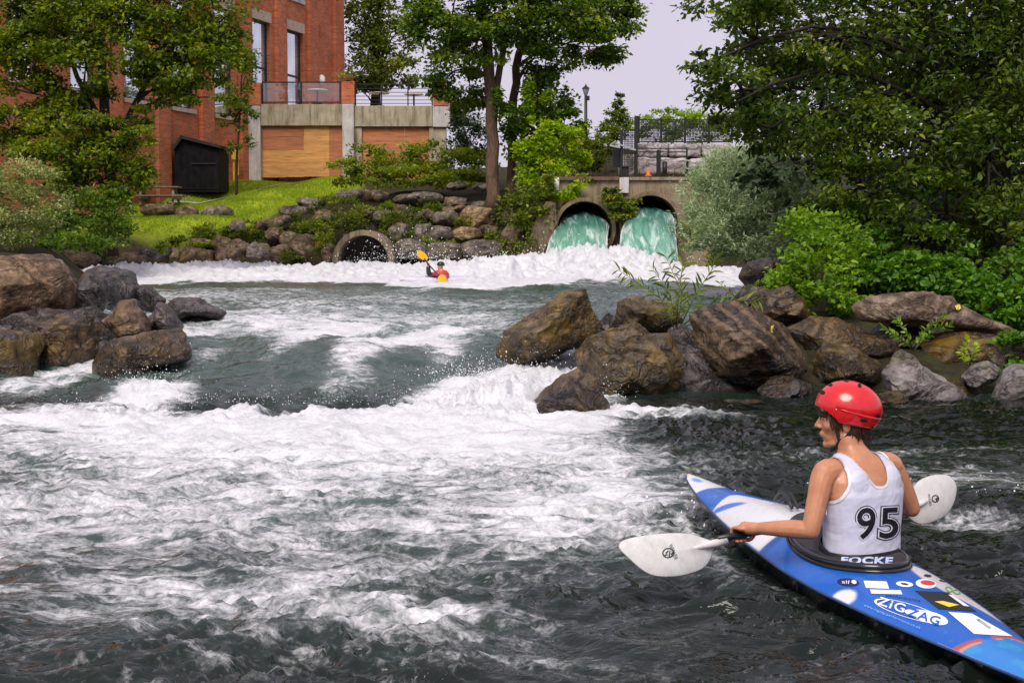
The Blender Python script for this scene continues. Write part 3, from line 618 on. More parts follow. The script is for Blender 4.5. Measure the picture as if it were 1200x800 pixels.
for i, (lab, x0, y0, x1, y1, mt) in enumerate(far_rocks):
    Y = 57.2 + max(0, 304 - y1) * .062
    if x1 < 200 and y1 > 300: Y = 52 - (200 - x1) * .03
    if 'lawn' in lab and y0 < 258 and x1 < 280: Y = 61.9
    r_ = np.random.default_rng(100 + i); cx = (x0 + x1) / 2; cy = (y0 + y1) / 2; hw = (x1 - x0) / 2 * 1.08; hh = (y1 - y0) / 2 * 1.12
    out = []
    for k in range(9):
        a = 2 * math.pi * k / 9 + r_.uniform(-.2, .2); q = (abs(math.cos(a)) ** 3.2 + abs(math.sin(a)) ** 3.2) ** (-1 / 3.2) * r_.uniform(.86, 1.05)
        out.append((cx + math.cos(a) * hw * q, cy - math.sin(a) * hh * q))
    grp = {LB1: 'boulders at the foot of the lawn', LB2: 'boulders between lawn and pipe', LB3: 'stones of the tiered bank'}.get(lab)
    if grp:
        tone = {id(RM_FAR): 'brown', id(RM_FARG): 'grey', id(RM_FART): 'tan', id(RM_DARK): 'very dark'}[id(mt)]; sz_ = 'long' if (x1 - x0) > 2.4 * (y1 - y0) else ('big' if (x1 - x0) * (y1 - y0) > 760 else ('small' if (x1 - x0) * (y1 - y0) < 380 else 'middling'))
        row = 'at the waterline' if y1 > 299 else ('in the upper row' if y1 < 254 else 'half way up')
        near_ = ('by the brown grass tuft' if cx < 160 else 'below the lawn' if cx < 300 else 'left of the round pipe' if cx < 395 else 'above the round pipe' if cx < 470 else 'behind the far kayaker' if cx < 545 else 'near the twin trunks')
        lab = '%s %s bank stone %s, %s' % (sz_, tone, row, near_)
    rock(lab, out, Y, max(.3, hw / PPM(Y) * .9), mt, 100 + i, sub=4, planes=6, rough=.045,
         group=grp, boxy=3.2)

# fallen yellow leaves on the boulders
def on_rock(o, px, py):
    bv = BVHTree.FromPolygons([tuple(v.co + o.location) for v in o.data.vertices], [tuple(p.vertices) for p in o.data.polygons]); d = (P(px, py, 5) - Vector((0, 0, CAM_H))).normalized(); return bv.ray_cast(Vector((0, 0, CAM_H)), d)
MAT_YLEAF = plain('fallen_leaf_yellow', (.62, .46, .05), .6, .2)
for k_, (sd_, px, py, lab) in enumerate(((25, 903, 386, 'yellow fallen leaf on the banded boulder'), (31, 1122, 360, 'yellow fallen leaves on the end of the pale slab'))):
    h = on_rock(ROCKS[sd_], px, py)
    if h[0] is None: continue
    mb = MB(); u_ = h[1].orthogonal().normalized() * .05; v_ = h[1].cross(u_).normalized() * .035; c_ = h[0] + h[1] * .008
    mb.add([c_ - u_, c_ + v_ * .9 - u_ * .2 + h[1] * .01, c_ + u_ * .5 + v_ * .7, c_ + u_ * 1.2 + h[1] * .015, c_ + u_ * .4 - v_, c_ - u_ * .3 - v_ * .8 + h[1] * .008], [(0, 1, 2, 3), (0, 3, 4, 5)])
    tag(mb.build('fallen_leaf', MAT_YLEAF), lab, 'leaf')
# ================================================================== VEGETATION
def leafmat(name, stops, trans=.35, rough=.45, spec=.35):
    m, n, b, out = newmat(name)
    a = N(n, 'ShaderNodeAttribute', attribute_name='lv').outputs['Fac']
    c = ramp(n, a, stops); n.links.new(c, b.inputs['Base Color']); b.inputs['Roughness'].default_value = rough; b.inputs['Specular IOR Level'].default_value = spec
    t = n.nodes.new('ShaderNodeBsdfTranslucent'); hs = n.nodes.new('ShaderNodeHueSaturation'); hs.inputs['Value'].default_value = 1.5; hs.inputs['Saturation'].default_value = 1.15
    n.links.new(c, hs.inputs['Color']); n.links.new(hs.outputs[0], t.inputs['Color'])
    mx_ = n.nodes.new('ShaderNodeMixShader'); mx_.inputs[0].default_value = trans
    n.links.new(b.outputs[0], mx_.inputs[1]); n.links.new(t.outputs[0], mx_.inputs[2]); n.links.new(mx_.outputs[0], out.inputs[0]); return m
LM_DEEP = leafmat('leaf_deep_green', [(0, (0.021, 0.047, 0.005)), (.5, (0.078, 0.150, 0.010)), (.85, (0.195, 0.286, 0.021)), (1, (0.364, 0.390, 0.039))])
LM_RIGHT = leafmat('leaf_deep_green_shade', [(0, (.015, .032, .004)), (.45, (.064, .112, .009)), (.8, (.19, .25, .02)), (1, (.36, .39, .06))], .4)  # darker leaf green, deep shade inside the right crown put into the colour
LM_OLIVE = leafmat('leaf_olive', [(0, (0.034, 0.058, 0.007)), (.5, (0.120, 0.168, 0.014)), (1, (0.324, 0.336, 0.036))])
LM_LEFT = leafmat('leaf_yellow_green', [(0, (0.031, 0.053, 0.003)), (.45, (0.121, 0.182, 0.009)), (.85, (0.308, 0.352, 0.018)), (1, (0.484, 0.440, 0.033))], .45)
LM_LIME = leafmat('leaf_lime', [(0, (.10, .18, .006)), (.5, (.28, .42, .010)), (.9, (.46, .55, .02)), (1, (.62, .50, .02))], .5)
LM_SILV = leafmat('leaf_silver_green', [(0, (.14, .20, .085)), (.5, (.36, .46, .24)), (1, (.66, .74, .50))], .25, .5)
LM_IVY = leafmat('leaf_fresh_green', [(0, (.020, .070, .004)), (.5, (.080, .20, .010)), (1, (.20, .36, .02))], .35)
LM_BUSH = leafmat('leaf_bright_bush', [(0, (.045, .11, .006)), (.5, (.16, .30, .014)), (1, (.36, .48, .05))], .4)
LM_PALE = leafmat('leaf_pale_cream', [(0, (0.065, 0.098, 0.016)), (.5, (0.195, 0.247, 0.058)), (.8, (0.390, 0.429, 0.156)), (1, (0.624, 0.598, 0.338))], .35)
LM_HEDGE = leafmat('leaf_hedge', [(0, (0.044, 0.083, 0.006)), (.5, (0.176, 0.242, 0.011)), (1, (0.396, 0.418, 0.033))], .4)
LM_WILL = leafmat('leaf_willow', [(0, (.06, .11, .012)), (.5, (.15, .22, .03)), (1, (.34, .38, .07))], .45)
LM_DARK = leafmat('leaf_dark_conifer_and_shade', [(0, (0.012, 0.025, 0.012)), (.6, (0.034, 0.066, 0.022)), (1, (0.093, 0.141, 0.037))], .15)  # conifer green, also the painted shade tone of the backdrop tree
LM_VINE = leafmat('leaf_mixed_vine', [(0, (0.042, 0.070, 0.011)), (.5, (0.140, 0.196, 0.021)), (.85, (0.364, 0.336, 0.028)), (1, (0.560, 0.308, 0.042))], .4)
def barkmat(name, a, b_):
    m, n, b, o = newmat(name); v = coords(n, 'Object', (6, 6, 1.2)); f = nz(n, v, 2.5, 7, .7)
    n.links.new(ramp(n, f, [(.3, a), (.7, b_)]), b.inputs['Base Color']); b.inputs['Roughness'].default_value = .9; bump(n, b, f, .9, .05); return m
BK_BROWN = barkmat('bark_brown', (.035, .02, .012), (.20, .12, .075)); BK_DARK = barkmat('bark_dark', (.010, .007, .005), (.05, .035, .022)); BK_GREY = barkmat('bark_grey', (.04, .035, .03), (.16, .14, .12))

def leaves_mesh(name, C, size, aspect, droop, r_, lv, fold=.25, outward=None, six=False):
    """one small folded blade per centre"""
    nL = len(C); d = r_.normal(size=(nL, 3)); d[:, 2] = d[:, 2] * .6 - droop
    if outward is not None: d += outward * .8
    d /= np.linalg.norm(d, axis=1)[:, None] + 1e-9
    up = r_.normal(size=(nL, 3)) * .55 + np.array([0, -.15, 1.0]); sd_ = np.cross(d, up); sd_ /= np.linalg.norm(sd_, axis=1)[:, None] + 1e-9
    nr = np.cross(sd_, d)
    L = size * (.45 + .95 * r_.random(nL) ** 1.3)[:, None]; W_ = L * aspect
    if six:
        V = np.stack([C, C + d * L * .30 + sd_ * W_ * .5 + nr * L * fold * .2, C + d * L * .68 + sd_ * W_ * .36 + nr * L * fold * .1, C + d * L - nr * L * fold * .45,
                      C + d * L * .68 - sd_ * W_ * .36 + nr * L * fold * .1, C + d * L * .30 - sd_ * W_ * .5 + nr * L * fold * .2], 1)
        f = np.array([(0, 1, 2, 3), (0, 3, 4, 5)]); k = 6
    else:
        V = np.stack([C, C + d * L * .42 + sd_ * W_ * .5 + nr * L * fold * .3, C + d * L - nr * L * fold * .3, C + d * L * .42 - sd_ * W_ * .5 + nr * L * fold * .3], 1)
        f = np.array([(0, 1, 2), (0, 2, 3)]); k = 4
    F = (f[None] + k * np.arange(nL)[:, None, None]).reshape(-1, f.shape[1])
    me = mesh_np(name, V.reshape(-1, 3), F, False); attr(me, 'lv', np.repeat(lv, k)); return me
def limb(mb, a, b, r0, r1, r_, n=7, sag=.12, seg=5):
    a = Vector(a); b = Vector(b); L = (b - a).length; pts = []; rad = []
    o = Vector(r_.normal(size=3)) * L * .06
    for i in range(seg + 1):
        t = i / seg; p = a.lerp(b, t) + o * math.sin(math.pi * t) + Vector((0, 0, L * sag * math.sin(math.pi * t))); pts.append(p); rad.append(r0 + (r1 - r0) * t)
    mb.tube(pts, rad, n)
def tree(name, label, cat, base, trunks, blobs, nleaf, lsize, mat, bark, seed, aspect=.6, droop=.25, clump=.34, ncl=None, group=None, six=False, bias=0., twigs=True, shell=.55, dens=None, lvspread=.16):
    """base: ground point; trunks: lists of (px, py, Y, radius); blobs: (px, py, rx, rz, Y, ry metres) crown masses"""
    r_ = np.random.default_rng(seed); base = Vector(base)
    root = thing(name, label, cat, base, group)
    nodes = []
    if trunks:
        for tr in trunks:
            mb = MB(); pts = [P(a, c, Y) for a, c, Y, rd in tr]; fine = []; rad = []
            for i in range(len(pts) - 1):
                for k in range(4):
                    t = k / 4; j = Vector(r_.normal(size=3)) * tr[i][3] * .12
                    fine.append(pts[i].lerp(pts[i + 1], t) + (j if (i or k) else Vector())); rad.append(tr[i][3] * (1 - t) + tr[i + 1][3] * t)
            fine.append(pts[-1]); rad.append(tr[-1][3]); rad[0] *= 1.25
            mb.tube(fine, rad, 10); o = mb.build('trunk', bark, root, True); nodes += [(p, q) for p, q in zip(fine, rad)]
    vol = np.array([b[2] * b[3] * (b[6] if len(b) > 6 else 1) for b in blobs], float); vol /= vol.sum()
    ncl = ncl or max(12, nleaf // 160); CC = []; OUT = []; LV = []; lm = MB()
    for bl, fr in zip(blobs, vol):
        c = P(bl[0], bl[1], bl[4]); k = PPM(bl[4]); rx, rz, ry = bl[2] / k, bl[3] / k, bl[5]
        if nodes and twigs:
            near = min(nodes, key=lambda q: (q[0] - (c - Vector((0, 0, rz * .8)))).length + (0 if q[0].z < c.z else 1.5))
            limb(lm, near[0], c, min(near[1] * .6, .03 + .05 * max(rx, rz)), .012, r_)
        m_ = max(3, int(round(ncl * fr)))
        q = r_.normal(size=(m_, 3)); q /= np.linalg.norm(q, axis=1)[:, None]; q *= (shell + (1 - shell) * r_.random((m_, 1))) ** .7
        q[:, 2] = q[:, 2] + .08
        cc = np.array(c) + q * np.array([rx, ry, rz]); nl = max(1, int(nleaf * fr / m_))
        for t in range(m_):
            if nodes and twigs and t % 2 == 0: limb(lm, c, cc[t], .022 + .01 * rx, .006, r_, 5, .05, 3)
            sz = np.array([rx, max(ry * .8, .3), rz * .75]) * clump * r_.uniform(.7, 1.25)
            pts = np.clip(r_.normal(size=(nl, 3)), -2.0, 2.0) * sz * .62
            pts[:, 2] = np.where(pts[:, 2] < 0, pts[:, 2] * .8, pts[:, 2])
            CC.append(cc[t] + pts); OUT.append(np.tile(q[t], (nl, 1)))
            LV.append(np.clip(.45 + bias + r_.normal() * .12 + r_.normal(size=nl) * lvspread + .06 * pts[:, 2] / (sz[2] + .01), 0, 1))
    if lm.v: lm.build('limb', bark, root, True)
    CC = np.concatenate(CC); OUT = np.concatenate(OUT); LV = np.concatenate(LV)
    o = obj('crown' if trunks else 'foliage', leaves_mesh('crown', CC, lsize, aspect, droop, r_, LV, outward=OUT, six=six), mat, root); o['kind'] = 'stuff'
    return root

# --- big dark tree on the right bank, its neighbour behind and beyond the frame
tree('broadleaf_tree', 'large dark leafy tree overhanging the rocks from the right bank', 'tree', (7.2, 21, tz(7.2, 21)),
     [[(1168, 330, 21, .26), (1165, 200, 21, .22), (1172, 60, 21, .18), (1160, -120, 21, .12)], [(1172, 250, 21, .14), (1120, 120, 20.5, .11), (1080, 10, 20, .08)]],
     [(985, 45, 110, 60, 20, 1.6), (1090, 40, 110, 80, 20.5, 2), (1185, 60, 80, 90, 20, 2), (885, 45, 58, 42, 19.5, 1.0), (870, 105, 52, 40, 19, 1.0), (905, 150, 50, 30, 19, .9), (960, 130, 80, 55, 19.5, 1.4), (1060, 160, 100, 60, 19.5, 1.6),
      (1160, 190, 70, 70, 19, 1.4), (1010, 220, 70, 40, 19, 1.0), (1110, 250, 70, 40, 18.6, 1.0), (1175, 290, 50, 45, 18.2, .9), (1080, 300, 45, 30, 18.4, .7), (830, 75, 26, 16, 18.8, .5, .6), (806, 80, 20, 6, 18.8, .3, .5), (845, 130, 26, 24, 18.8, .5, .6),
      (960, 265, 45, 22, 18.8, .6, .7), (870, 0, 50, 40, 19.5, 1.2), (1000, -90, 180, 90, 20.5, 2.2), (1200, -80, 150, 110, 21, 2.5), (1290, 120, 110, 160, 20, 2.5), (1040, -220, 200, 90, 21, 2.5)],
     80000, .10, LM_RIGHT, BK_DARK, 41, aspect=.52, droop=.35, clump=.36, ncl=520, six=True)
tree('broadleaf_tree', 'dark tree mass added for the deep shade behind the large dark tree on the right', 'tree', (9, 28, tz(9, 28)),
     [[(1110, 280, 28, .25), (1105, 60, 28, .18)]],
     [(1000, 80, 130, 110, 28, 2), (1120, 120, 130, 130, 28, 2), (1220, 200, 110, 140, 27, 2), (1040, 230, 110, 70, 26, 1.6), (1150, 290, 100, 50, 24, 1.4), (930, 190, 60, 60, 27, 1.4), (900, 90, 50, 60, 28, 1.2), (1050, -100, 200, 120, 28, 3), (1330, 60, 150, 260, 27, 3)],
     26000, .20, LM_DARK, BK_DARK, 42, aspect=.7, clump=.42, ncl=240, shell=.2)  # backdrop crown added, its dark leaves give the deep shade behind
# --- silver shrub
tree('willow_shrub', 'rounded silver green shrub beside the twin outfalls', 'shrub', (5.6, 31, tz(5.6, 31)), None,
     [(862, 235, 60, 52, 31, 1.4), (908, 215, 56, 40, 31.5, 1.4), (836, 268, 38, 34, 30.5, 1.0), (878, 275, 56, 34, 30, 1.0), (935, 250, 40, 45, 31, 1.0), (846, 208, 32, 24, 31.5, .9), (880, 190, 38, 20, 32, .8)],
     40000, .12, LM_SILV, BK_GREY, 43, aspect=.26, droop=-.35, clump=.30, ncl=300, six=False, shell=.6)
# --- fresh green shrubs, ivy
tree('leafy_bush', 'light green leafy bush above the rocks on the right bank', 'bush', (4.2, 17.5, tz(4.2, 17.5)), None,
     [(960, 325, 42, 40, 17.3, .6), (930, 340, 28, 22, 17, .4), (985, 300, 34, 34, 17.8, .6), (950, 285, 32, 32, 18.2, .6), (985, 345, 26, 20, 16.8, .4), (1000, 270, 28, 24, 18.8, .5)],
     9000, .075, LM_BUSH, BK_GREY, 44, aspect=.6, droop=.1, clump=.34, ncl=130, six=True)
tree('ivy_mass', 'fresh green ivy and vines covering the bank above the pale slab', 'ivy', (6.4, 17, tz(6.4, 17)), None,
     [(1040, 320, 45, 24, 17.6, .5), (1090, 325, 50, 22, 17.4, .5), (1130, 340, 36, 18, 17, .5), (1170, 350, 40, 24, 16.4, .5), (1190, 375, 24, 18, 15.8, .3), (1010, 320, 24, 30, 17.8, .4), (1070, 285, 50, 20, 18.6, .5), (1150, 310, 40, 20, 18, .5), (1230, 340, 40, 50, 16.5, .5), (1186, 410, 14, 18, 14.4, .2), (1200, 440, 12, 16, 13.9, .2)],
     12500, .085, LM_IVY, BK_GREY, 45, aspect=.75, droop=.25, clump=.36, ncl=200, six=True)
def sprig(label, stems, nleaf, lsize, mat, seed, Y, aspect, name='green_sprig', group=None):
    """a few stems with single leaves, each leaf its own part"""
    r_ = np.random.default_rng(seed); b0 = P(stems[0][0][0], stems[0][0][1], Y); root = thing(name, label, 'plant', b0, group)
    fl = np.array([(0, 0, 0), (.30, .5 * aspect, .05), (.66, .36 * aspect, .03), (1, 0, -.12), (.66, -.36 * aspect, .03), (.30, -.5 * aspect, .05)])
    meshes = []
    for k in range(4):
        me_ = mesh_np('leaf', fl * lsize, np.array([(0, 1, 2, 3), (0, 3, 4, 5)]), False); attr(me_, 'lv', np.full(6, .2 + .22 * k)); me_.materials.append(mat); meshes.append(me_)
    tot = sum(math.dist(s[0], s[-1]) for s in stems)
    for s in stems:
        pts = [P(a, c, Y + .12 * r_.normal() * (1 if i else 0)) for i, (a, c) in enumerate(s)]
        mb = MB(); mb.tube(pts, [.008 - .006 * i / (len(pts) - 1) for i in range(len(pts))], 5); mb.build('stem', BK_STEM, root, True)
        k = max(3, int(nleaf * math.dist(s[0], s[-1]) / tot))
        for i in range(k):
            t = .12 + .88 * (i + .5) / k; u = t * (len(pts) - 1); j = min(int(u), len(pts) - 2); p = pts[j].lerp(pts[j + 1], u - j); d = (pts[j + 1] - pts[j]).normalized()
            sd_ = d.cross(Vector((0, -1, .3))).normalized() * (1 if i % 2 else -1)
            dr = (d * .75 + sd_ * .8 + Vector(r_.normal(size=3)) * .28).normalized()
            q = dr.to_track_quat('X', 'Z').to_matrix() @ Matrix.Rotation(r_.uniform(-.9, .9), 3, 'X')
            o = bpy.data.objects.new('leaf', meshes[r_.integers(4)]); link(o); o.parent = root
            sc_ = r_.uniform(.6, 1.2); o.matrix_local = Matrix.Translation(p - b0) @ q.to_4x4() @ Matrix.Scale(sc_, 4)
    return root
BK_STEM = plain('green_stem', (.10, .11, .03), .7)
sprig('young willow shoots with long narrow leaves growing between the right boulders', [[(792, 385), (795, 350), (800, 310), (812, 268)], [(790, 385), (775, 350), (745, 330), (724, 316)], [(794, 385), (785, 345), (765, 315)], [(796, 385), (815, 345), (835, 315), (838, 300)],
      [(797, 384), (825, 360), (860, 352), (890, 352)], [(796, 384), (840, 372), (880, 378)], [(793, 385), (800, 345), (780, 300)]], 190, .15, LM_WILL, 3, 14.3, .18, 'willow_sapling')
sprig('small green shrub shoots in front of the pale slab', [[(1070, 410), (1062, 390), (1050, 372)], [(1072, 410), (1085, 385), (1110, 368)], [(1070, 410), (1050, 392), (1034, 384)], [(1073, 408), (1095, 385), (1116, 380)]], 90, .07, LM_BUSH, 5, 14.2, .55)
sprig('bright green leafy sprig beside the grey brown stone', [[(1135, 428), (1132, 412), (1135, 396)], [(1136, 428), (1142, 412), (1146, 402)], [(1134, 428), (1128, 418), (1125, 408)]], 46, .07, LM_LIME, 6, 13.7, .6)
sprig('thin pale sprig hanging over the shining flat rock', [[(868, 350), (880, 336), (892, 330)], [(866, 350), (850, 340), (842, 330)]], 30, .09, LM_WILL, 8, 16.9, .25)
# --- centre tree with two trunks, lime vines
tree('maple_tree', 'tall tree with two bare brown trunks above the rock bank', 'tree', (P(585, 240, 60)), 
     [[(577, 246, 59.5, .30), (578, 170, 59.5, .27), (574, 90, 59.5, .25), (570, 40, 59.5, .22), (560, -40, 59.5, .15)], [(599, 240, 61, .20), (600, 150, 61, .19), (605, 80, 61, .18), (620, 15, 61, .14), (630, -50, 61, .1)], [(576, 130, 59.5, .16), (590, 60, 60, .14), (592, -10, 60, .1)]],
     [(530, 18, 46, 34, 59, 1.8), (500, 22, 28, 22, 59, 1.0), (560, 48, 40, 28, 58.5, 1.5), (610, 22, 50, 30, 59, 2.0), (665, 25, 50, 32, 59, 2.0), (712, 18, 38, 26, 59.5, 1.4), (742, 8, 24, 14, 59.5, .9), (690, 60, 34, 20, 59, 1.2), (640, 70, 34, 26, 59.5, 1.4), (715, 55, 20, 16, 59.5, .7), (530, 85, 34, 30, 60, 1.2, .8),
      (550, 110, 26, 24, 61, 1.2), (645, 115, 32, 32, 60.5, 1.2), (625, 160, 30, 40, 60.5, 1.2), (660, 150, 26, 22, 60, .9), (600, -30, 110, 30, 59, 2.5), (590, 110, 14, 24, 58.8, .4, .7), (664, 132, 14, 12, 60, .5, .6)],
     46000, .20, LM_DEEP, BK_BROWN, 51, aspect=.72, droop=.2, clump=.36, ncl=330, bias=.10)
tree('climbing_vine', 'lime green vine hanging down beside the twin trunk tree', 'vine', P(648, 225, 59), None,
     [(650, 170, 30, 26, 58.6, .8), (640, 205, 32, 26, 58.6, .8), (672, 185, 18, 22, 58.8, .6), (630, 120, 16, 26, 59, .5, .7), (660, 222, 20, 14, 55.6, .4), (655, 238, 10, 10, 55.3, .3, .6), (684, 214, 14, 8, 56, .3, .6), (622, 190, 16, 30, 58.6, .5)], 9000, .17, LM_LIME, BK_GREY, 52, aspect=.8, clump=.34, ncl=80, droop=.5)
tree('bank_shrub', 'dark green shrubbery between the twin trunk tree and concrete wing wall', 'shrub', P(605, 300, 57.4), None,
     [(600, 265, 26, 34, 57.6, .7), (628, 240, 24, 26, 55.2, .5), (615, 268, 16, 24, 54.6, .4), (640, 222, 14, 14, 55.4, .4), (618, 285, 18, 18, 57.2, .5), (585, 285, 18, 14, 57.2, .4), (645, 232, 14, 16, 58, .4)], 5200, .17, LM_OLIVE, BK_GREY, 53, aspect=.65, clump=.36, ncl=70)
tree('yew_shrub', 'very dark rounded evergreen shrub beside the terrace end', 'shrub', P(548, 185, 66), None,
     [(548, 155, 22, 24, 66, .9), (560, 170, 18, 18, 65, .7), (538, 172, 14, 14, 65, .6)], 3600, .16, LM_DARK, BK_GREY, 54, clump=.34, ncl=60)
tree('conifer_shrub', 'small pointed evergreen behind the lamp and fence', 'tree', P(722, 170, 72), None,
     [(722, 152, 17, 16, 72, .6), (722, 134, 12, 12, 72, .5), (724, 120, 7, 10, 72, .3), (725, 110, 3, 6, 72, .2), (712, 157, 12, 12, 71, .4)], 4200, .15, LM_LEFT, BK_GREY, 55, clump=.34, ncl=50, bias=-.05)
tree('evergreen_shrub', 'ochre green shrubs on the slope beside the lamp post', 'shrub', P(692, 200, 66), None,
     [(692, 185, 20, 18, 66, .8), (706, 172, 14, 10, 68, .6), (680, 170, 12, 12, 67, .5)], 2600, .17, LM_LEFT, BK_GREY, 56, clump=.36, ncl=40, bias=-.1)
tree('trimmed_hedge', 'yellow green hedge top above the black mesh fence', 'hedge', P(795, 168, 66), None,
     [(765, 142, 22, 12, 66, .8), (800, 139, 26, 12, 66, .8), (835, 142, 24, 12, 66, .8), (770, 158, 24, 12, 66.4, .8), (810, 158, 30, 14, 66.4, .8)], 4800, .16, LM_LIME, BK_GREY, 57, clump=.32, ncl=80, bias=-.08)
tree('climbing_vine', 'yellowing vine hanging between the two outfall arches', 'vine', P(728, 250, 55.2), None,
     [(725, 232, 20, 10, 55.2, .35), (728, 248, 14, 12, 55.1, .35), (716, 228, 8, 8, 55.2, .25), (735, 265, 6, 8, 55.2, .2, .6)], 2400, .15, LM_VINE, BK_GREY, 58, aspect=.7, clump=.36, ncl=36, droop=.4)
# --- tree behind the terrace
tree('maple_tree', 'dense dark green tree standing behind the terrace railing', 'tree', P(440, 130, 88),
     [[(440, 130, 88, .3), (442, 40, 88, .2)]], [(430, 20, 32, 40, 88, 2), (455, 50, 34, 34, 88, 2), (430, 75, 30, 34, 87, 2), (468, 88, 24, 22, 87, 1.6), (440, -30, 30, 40, 88, 2), (425, 108, 24, 16, 87, 1.2)], 13000, .26, LM_OLIVE, BK_DARK, 59, aspect=.7, clump=.34, ncl=150)
# --- hedge bank in front of the terrace
tree('shrub_hedge', 'broad yellowish green shrub bank in front of the boarded terrace', 'hedge', P(475, 222, 64), None,
     [(402, 203, 22, 16, 64, 1.0), (430, 194, 28, 20, 64.5, 1.2), (465, 190, 32, 20, 65, 1.2), (500, 188, 30, 20, 65, 1.2), (535, 195, 32, 20, 64.5, 1.2), (470, 208, 50, 12, 63, .9), (530, 210, 40, 10, 63, .8), (560, 200, 24, 18, 64, 1.0)], 15000, .17, LM_HEDGE, BK_GREY, 60, aspect=.6, clump=.32, ncl=200, droop=-.05)
for i, (lab, bl, mt) in enumerate([
    ('dark weed clump on the stone steps above the pipe', [(395, 245, 26, 14, 60.5, .6), (405, 262, 22, 12, 59.3, .5)], LM_OLIVE),
    ('grey green weeds between pipe and far kayaker', [(470, 262, 26, 16, 59, .6), (480, 282, 22, 12, 58.2, .5), (455, 272, 10, 12, 58.6, .4)], LM_OLIVE),
    ('weeds growing at the left rim of the concrete pipe', [(380, 288, 12, 16, 57.4, .4), (372, 268, 18, 12, 58.6, .4)], LM_HEDGE),
    ('low weed tuft on the lawn edge stones', [(240, 275, 16, 11, 58.8, .5)], LM_OLIVE),
    ('weed tuft at the stones right of the lawn', [(300, 268, 20, 10, 59.6, .5), (345, 262, 14, 10, 60, .4)], LM_OLIVE),
    ('yellowish weeds near the pale tan boulder', [(505, 248, 14, 10, 60.4, .4), (525, 260, 10, 8, 60, .3), (455, 246, 12, 8, 60.5, .3)], LM_HEDGE),
    ('orange brown grass tuft at the lawn corner by the water', [(118, 290, 12, 13, 50, .5)], LM_VINE),
    ('creeping green weeds spread over the stones below the hedge', [(430, 252, 16, 9, 60, .4), (490, 240, 16, 7, 61, .4), (545, 262, 10, 9, 59, .3), (500, 290, 14, 9, 57.6, .3), (530, 292, 12, 7, 57.4, .3), (560, 258, 8, 6, 59.2, .3), (585, 292, 14, 9, 57, .3)], LM_HEDGE),
    ('creeping green weeds spread over the stones beside the lawn', [(320, 276, 12, 8, 58.6, .3), (352, 270, 12, 8, 59, .3), (340, 300, 12, 5, 57, .3), (290, 276, 12, 7, 58.6, .3), (270, 272, 10, 6, 59.2, .3), (365, 250, 14, 8, 60.4, .3), (210, 284, 12, 6, 57.8, .3)], LM_OLIVE),
    ('mossy tuft over the boulder at the lawn foot', [(235, 290, 18, 5, 57.6, .4), (190, 292, 8, 6, 56, .3)], LM_HEDGE)]):
    tree('weed_clump', lab, 'weeds', P(bl[0][0], bl[0][1] + bl[0][3], bl[0][4]), None, bl, 900 * len(bl) if len(bl) > 4 else 1500 * len(bl), .13, mt, BK_GREY, 70 + i, aspect=.4, clump=.36, ncl=18 * len(bl), droop=-.3)
# --- left tree group
tree('maple_tree', 'spreading yellow green tree in front of the brick wall', 'tree', P(128, 300, 46),
     [[(130, 300, 46, .22), (128, 200, 46, .19), (122, 110, 46, .16), (118, 20, 46, .11)], [(128, 180, 46, .10), (165, 110, 46, .09), (200, 40, 46, .06)], [(122, 150, 46, .1), (90, 90, 46, .08), (70, 30, 46, .05)]],
     [(60, 22, 46, 26, 46, 1.6), (130, 18, 46, 30, 45.5, 1.6), (200, 22, 44, 30, 45.5, 1.6), (255, 28, 34, 32, 45.5, 1.3), (272, 70, 20, 30, 45.5, .8), (160, 62, 40, 26, 45, 1.4), (215, 75, 40, 26, 45, 1.3), (100, 80, 36, 28, 45.5, 1.3), (35, 70, 30, 24, 46, 1.0, .7), (190, 105, 30, 16, 45, .9, .8), (230, 112, 22, 12, 45, .7, .8),
      (110, 130, 34, 22, 45.5, 1.1), (135, 165, 24, 22, 45.5, .9), (90, 180, 40, 30, 45, 1.0), (115, 215, 40, 30, 45, 1.0), (60, 130, 34, 26, 46, 1.0), (150, 195, 26, 24, 45.5, .8), (170, 140, 24, 16, 45, .7, .7), (70, 210, 34, 24, 45, .9), (135, 240, 24, 24, 44.5, .7), (20, 20, 30, 30, 46, 1.2), (20, 60, 30, 30, 46, 1.0), (40, 110, 34, 26, 46, .9), (15, 150, 30, 26, 46, .9), (45, 165, 30, 24, 45.5, .9), (150, -40, 140, 40, 46, 2), (262, 115, 14, 14, 45, .5, .6), (185, 85, 30, 20, 45, .8), (240, 60, 30, 24, 45, .8), (75, 55, 34, 26, 45.5, 1.0), (160, 170, 20, 14, 45, .6, .7)],
     70000, .16, LM_LEFT, BK_DARK, 61, aspect=.7, droop=.25, clump=.42, ncl=420)
tree('bank_shrub', 'dark green undergrowth below the spreading left tree', 'shrub', P(95, 300, 42), None,
     [(100, 255, 40, 28, 43, 1.0), (65, 270, 34, 24, 42, .9), (125, 270, 28, 22, 43, .8), (95, 285, 44, 12, 41, .7), (20, 290, 40, 12, 38, .7), (140, 245, 16, 24, 44, .6)], 9000, .13, LM_DEEP, BK_GREY, 62, aspect=.65, clump=.34, ncl=110)
tree('flowering_bush', 'pale cream flecked bush at the left edge of the bank', 'bush', P(25, 300, 36), None,
     [(30, 215, 34, 24, 36, .8), (10, 240, 34, 30, 36, .8), (50, 245, 28, 26, 36, .8), (25, 270, 36, 20, 36, .7), (-20, 230, 30, 40, 36, .8)], 11000, .10, LM_PALE, BK_GREY, 63, aspect=.5, clump=.32, ncl=140, droop=0, bias=.15)
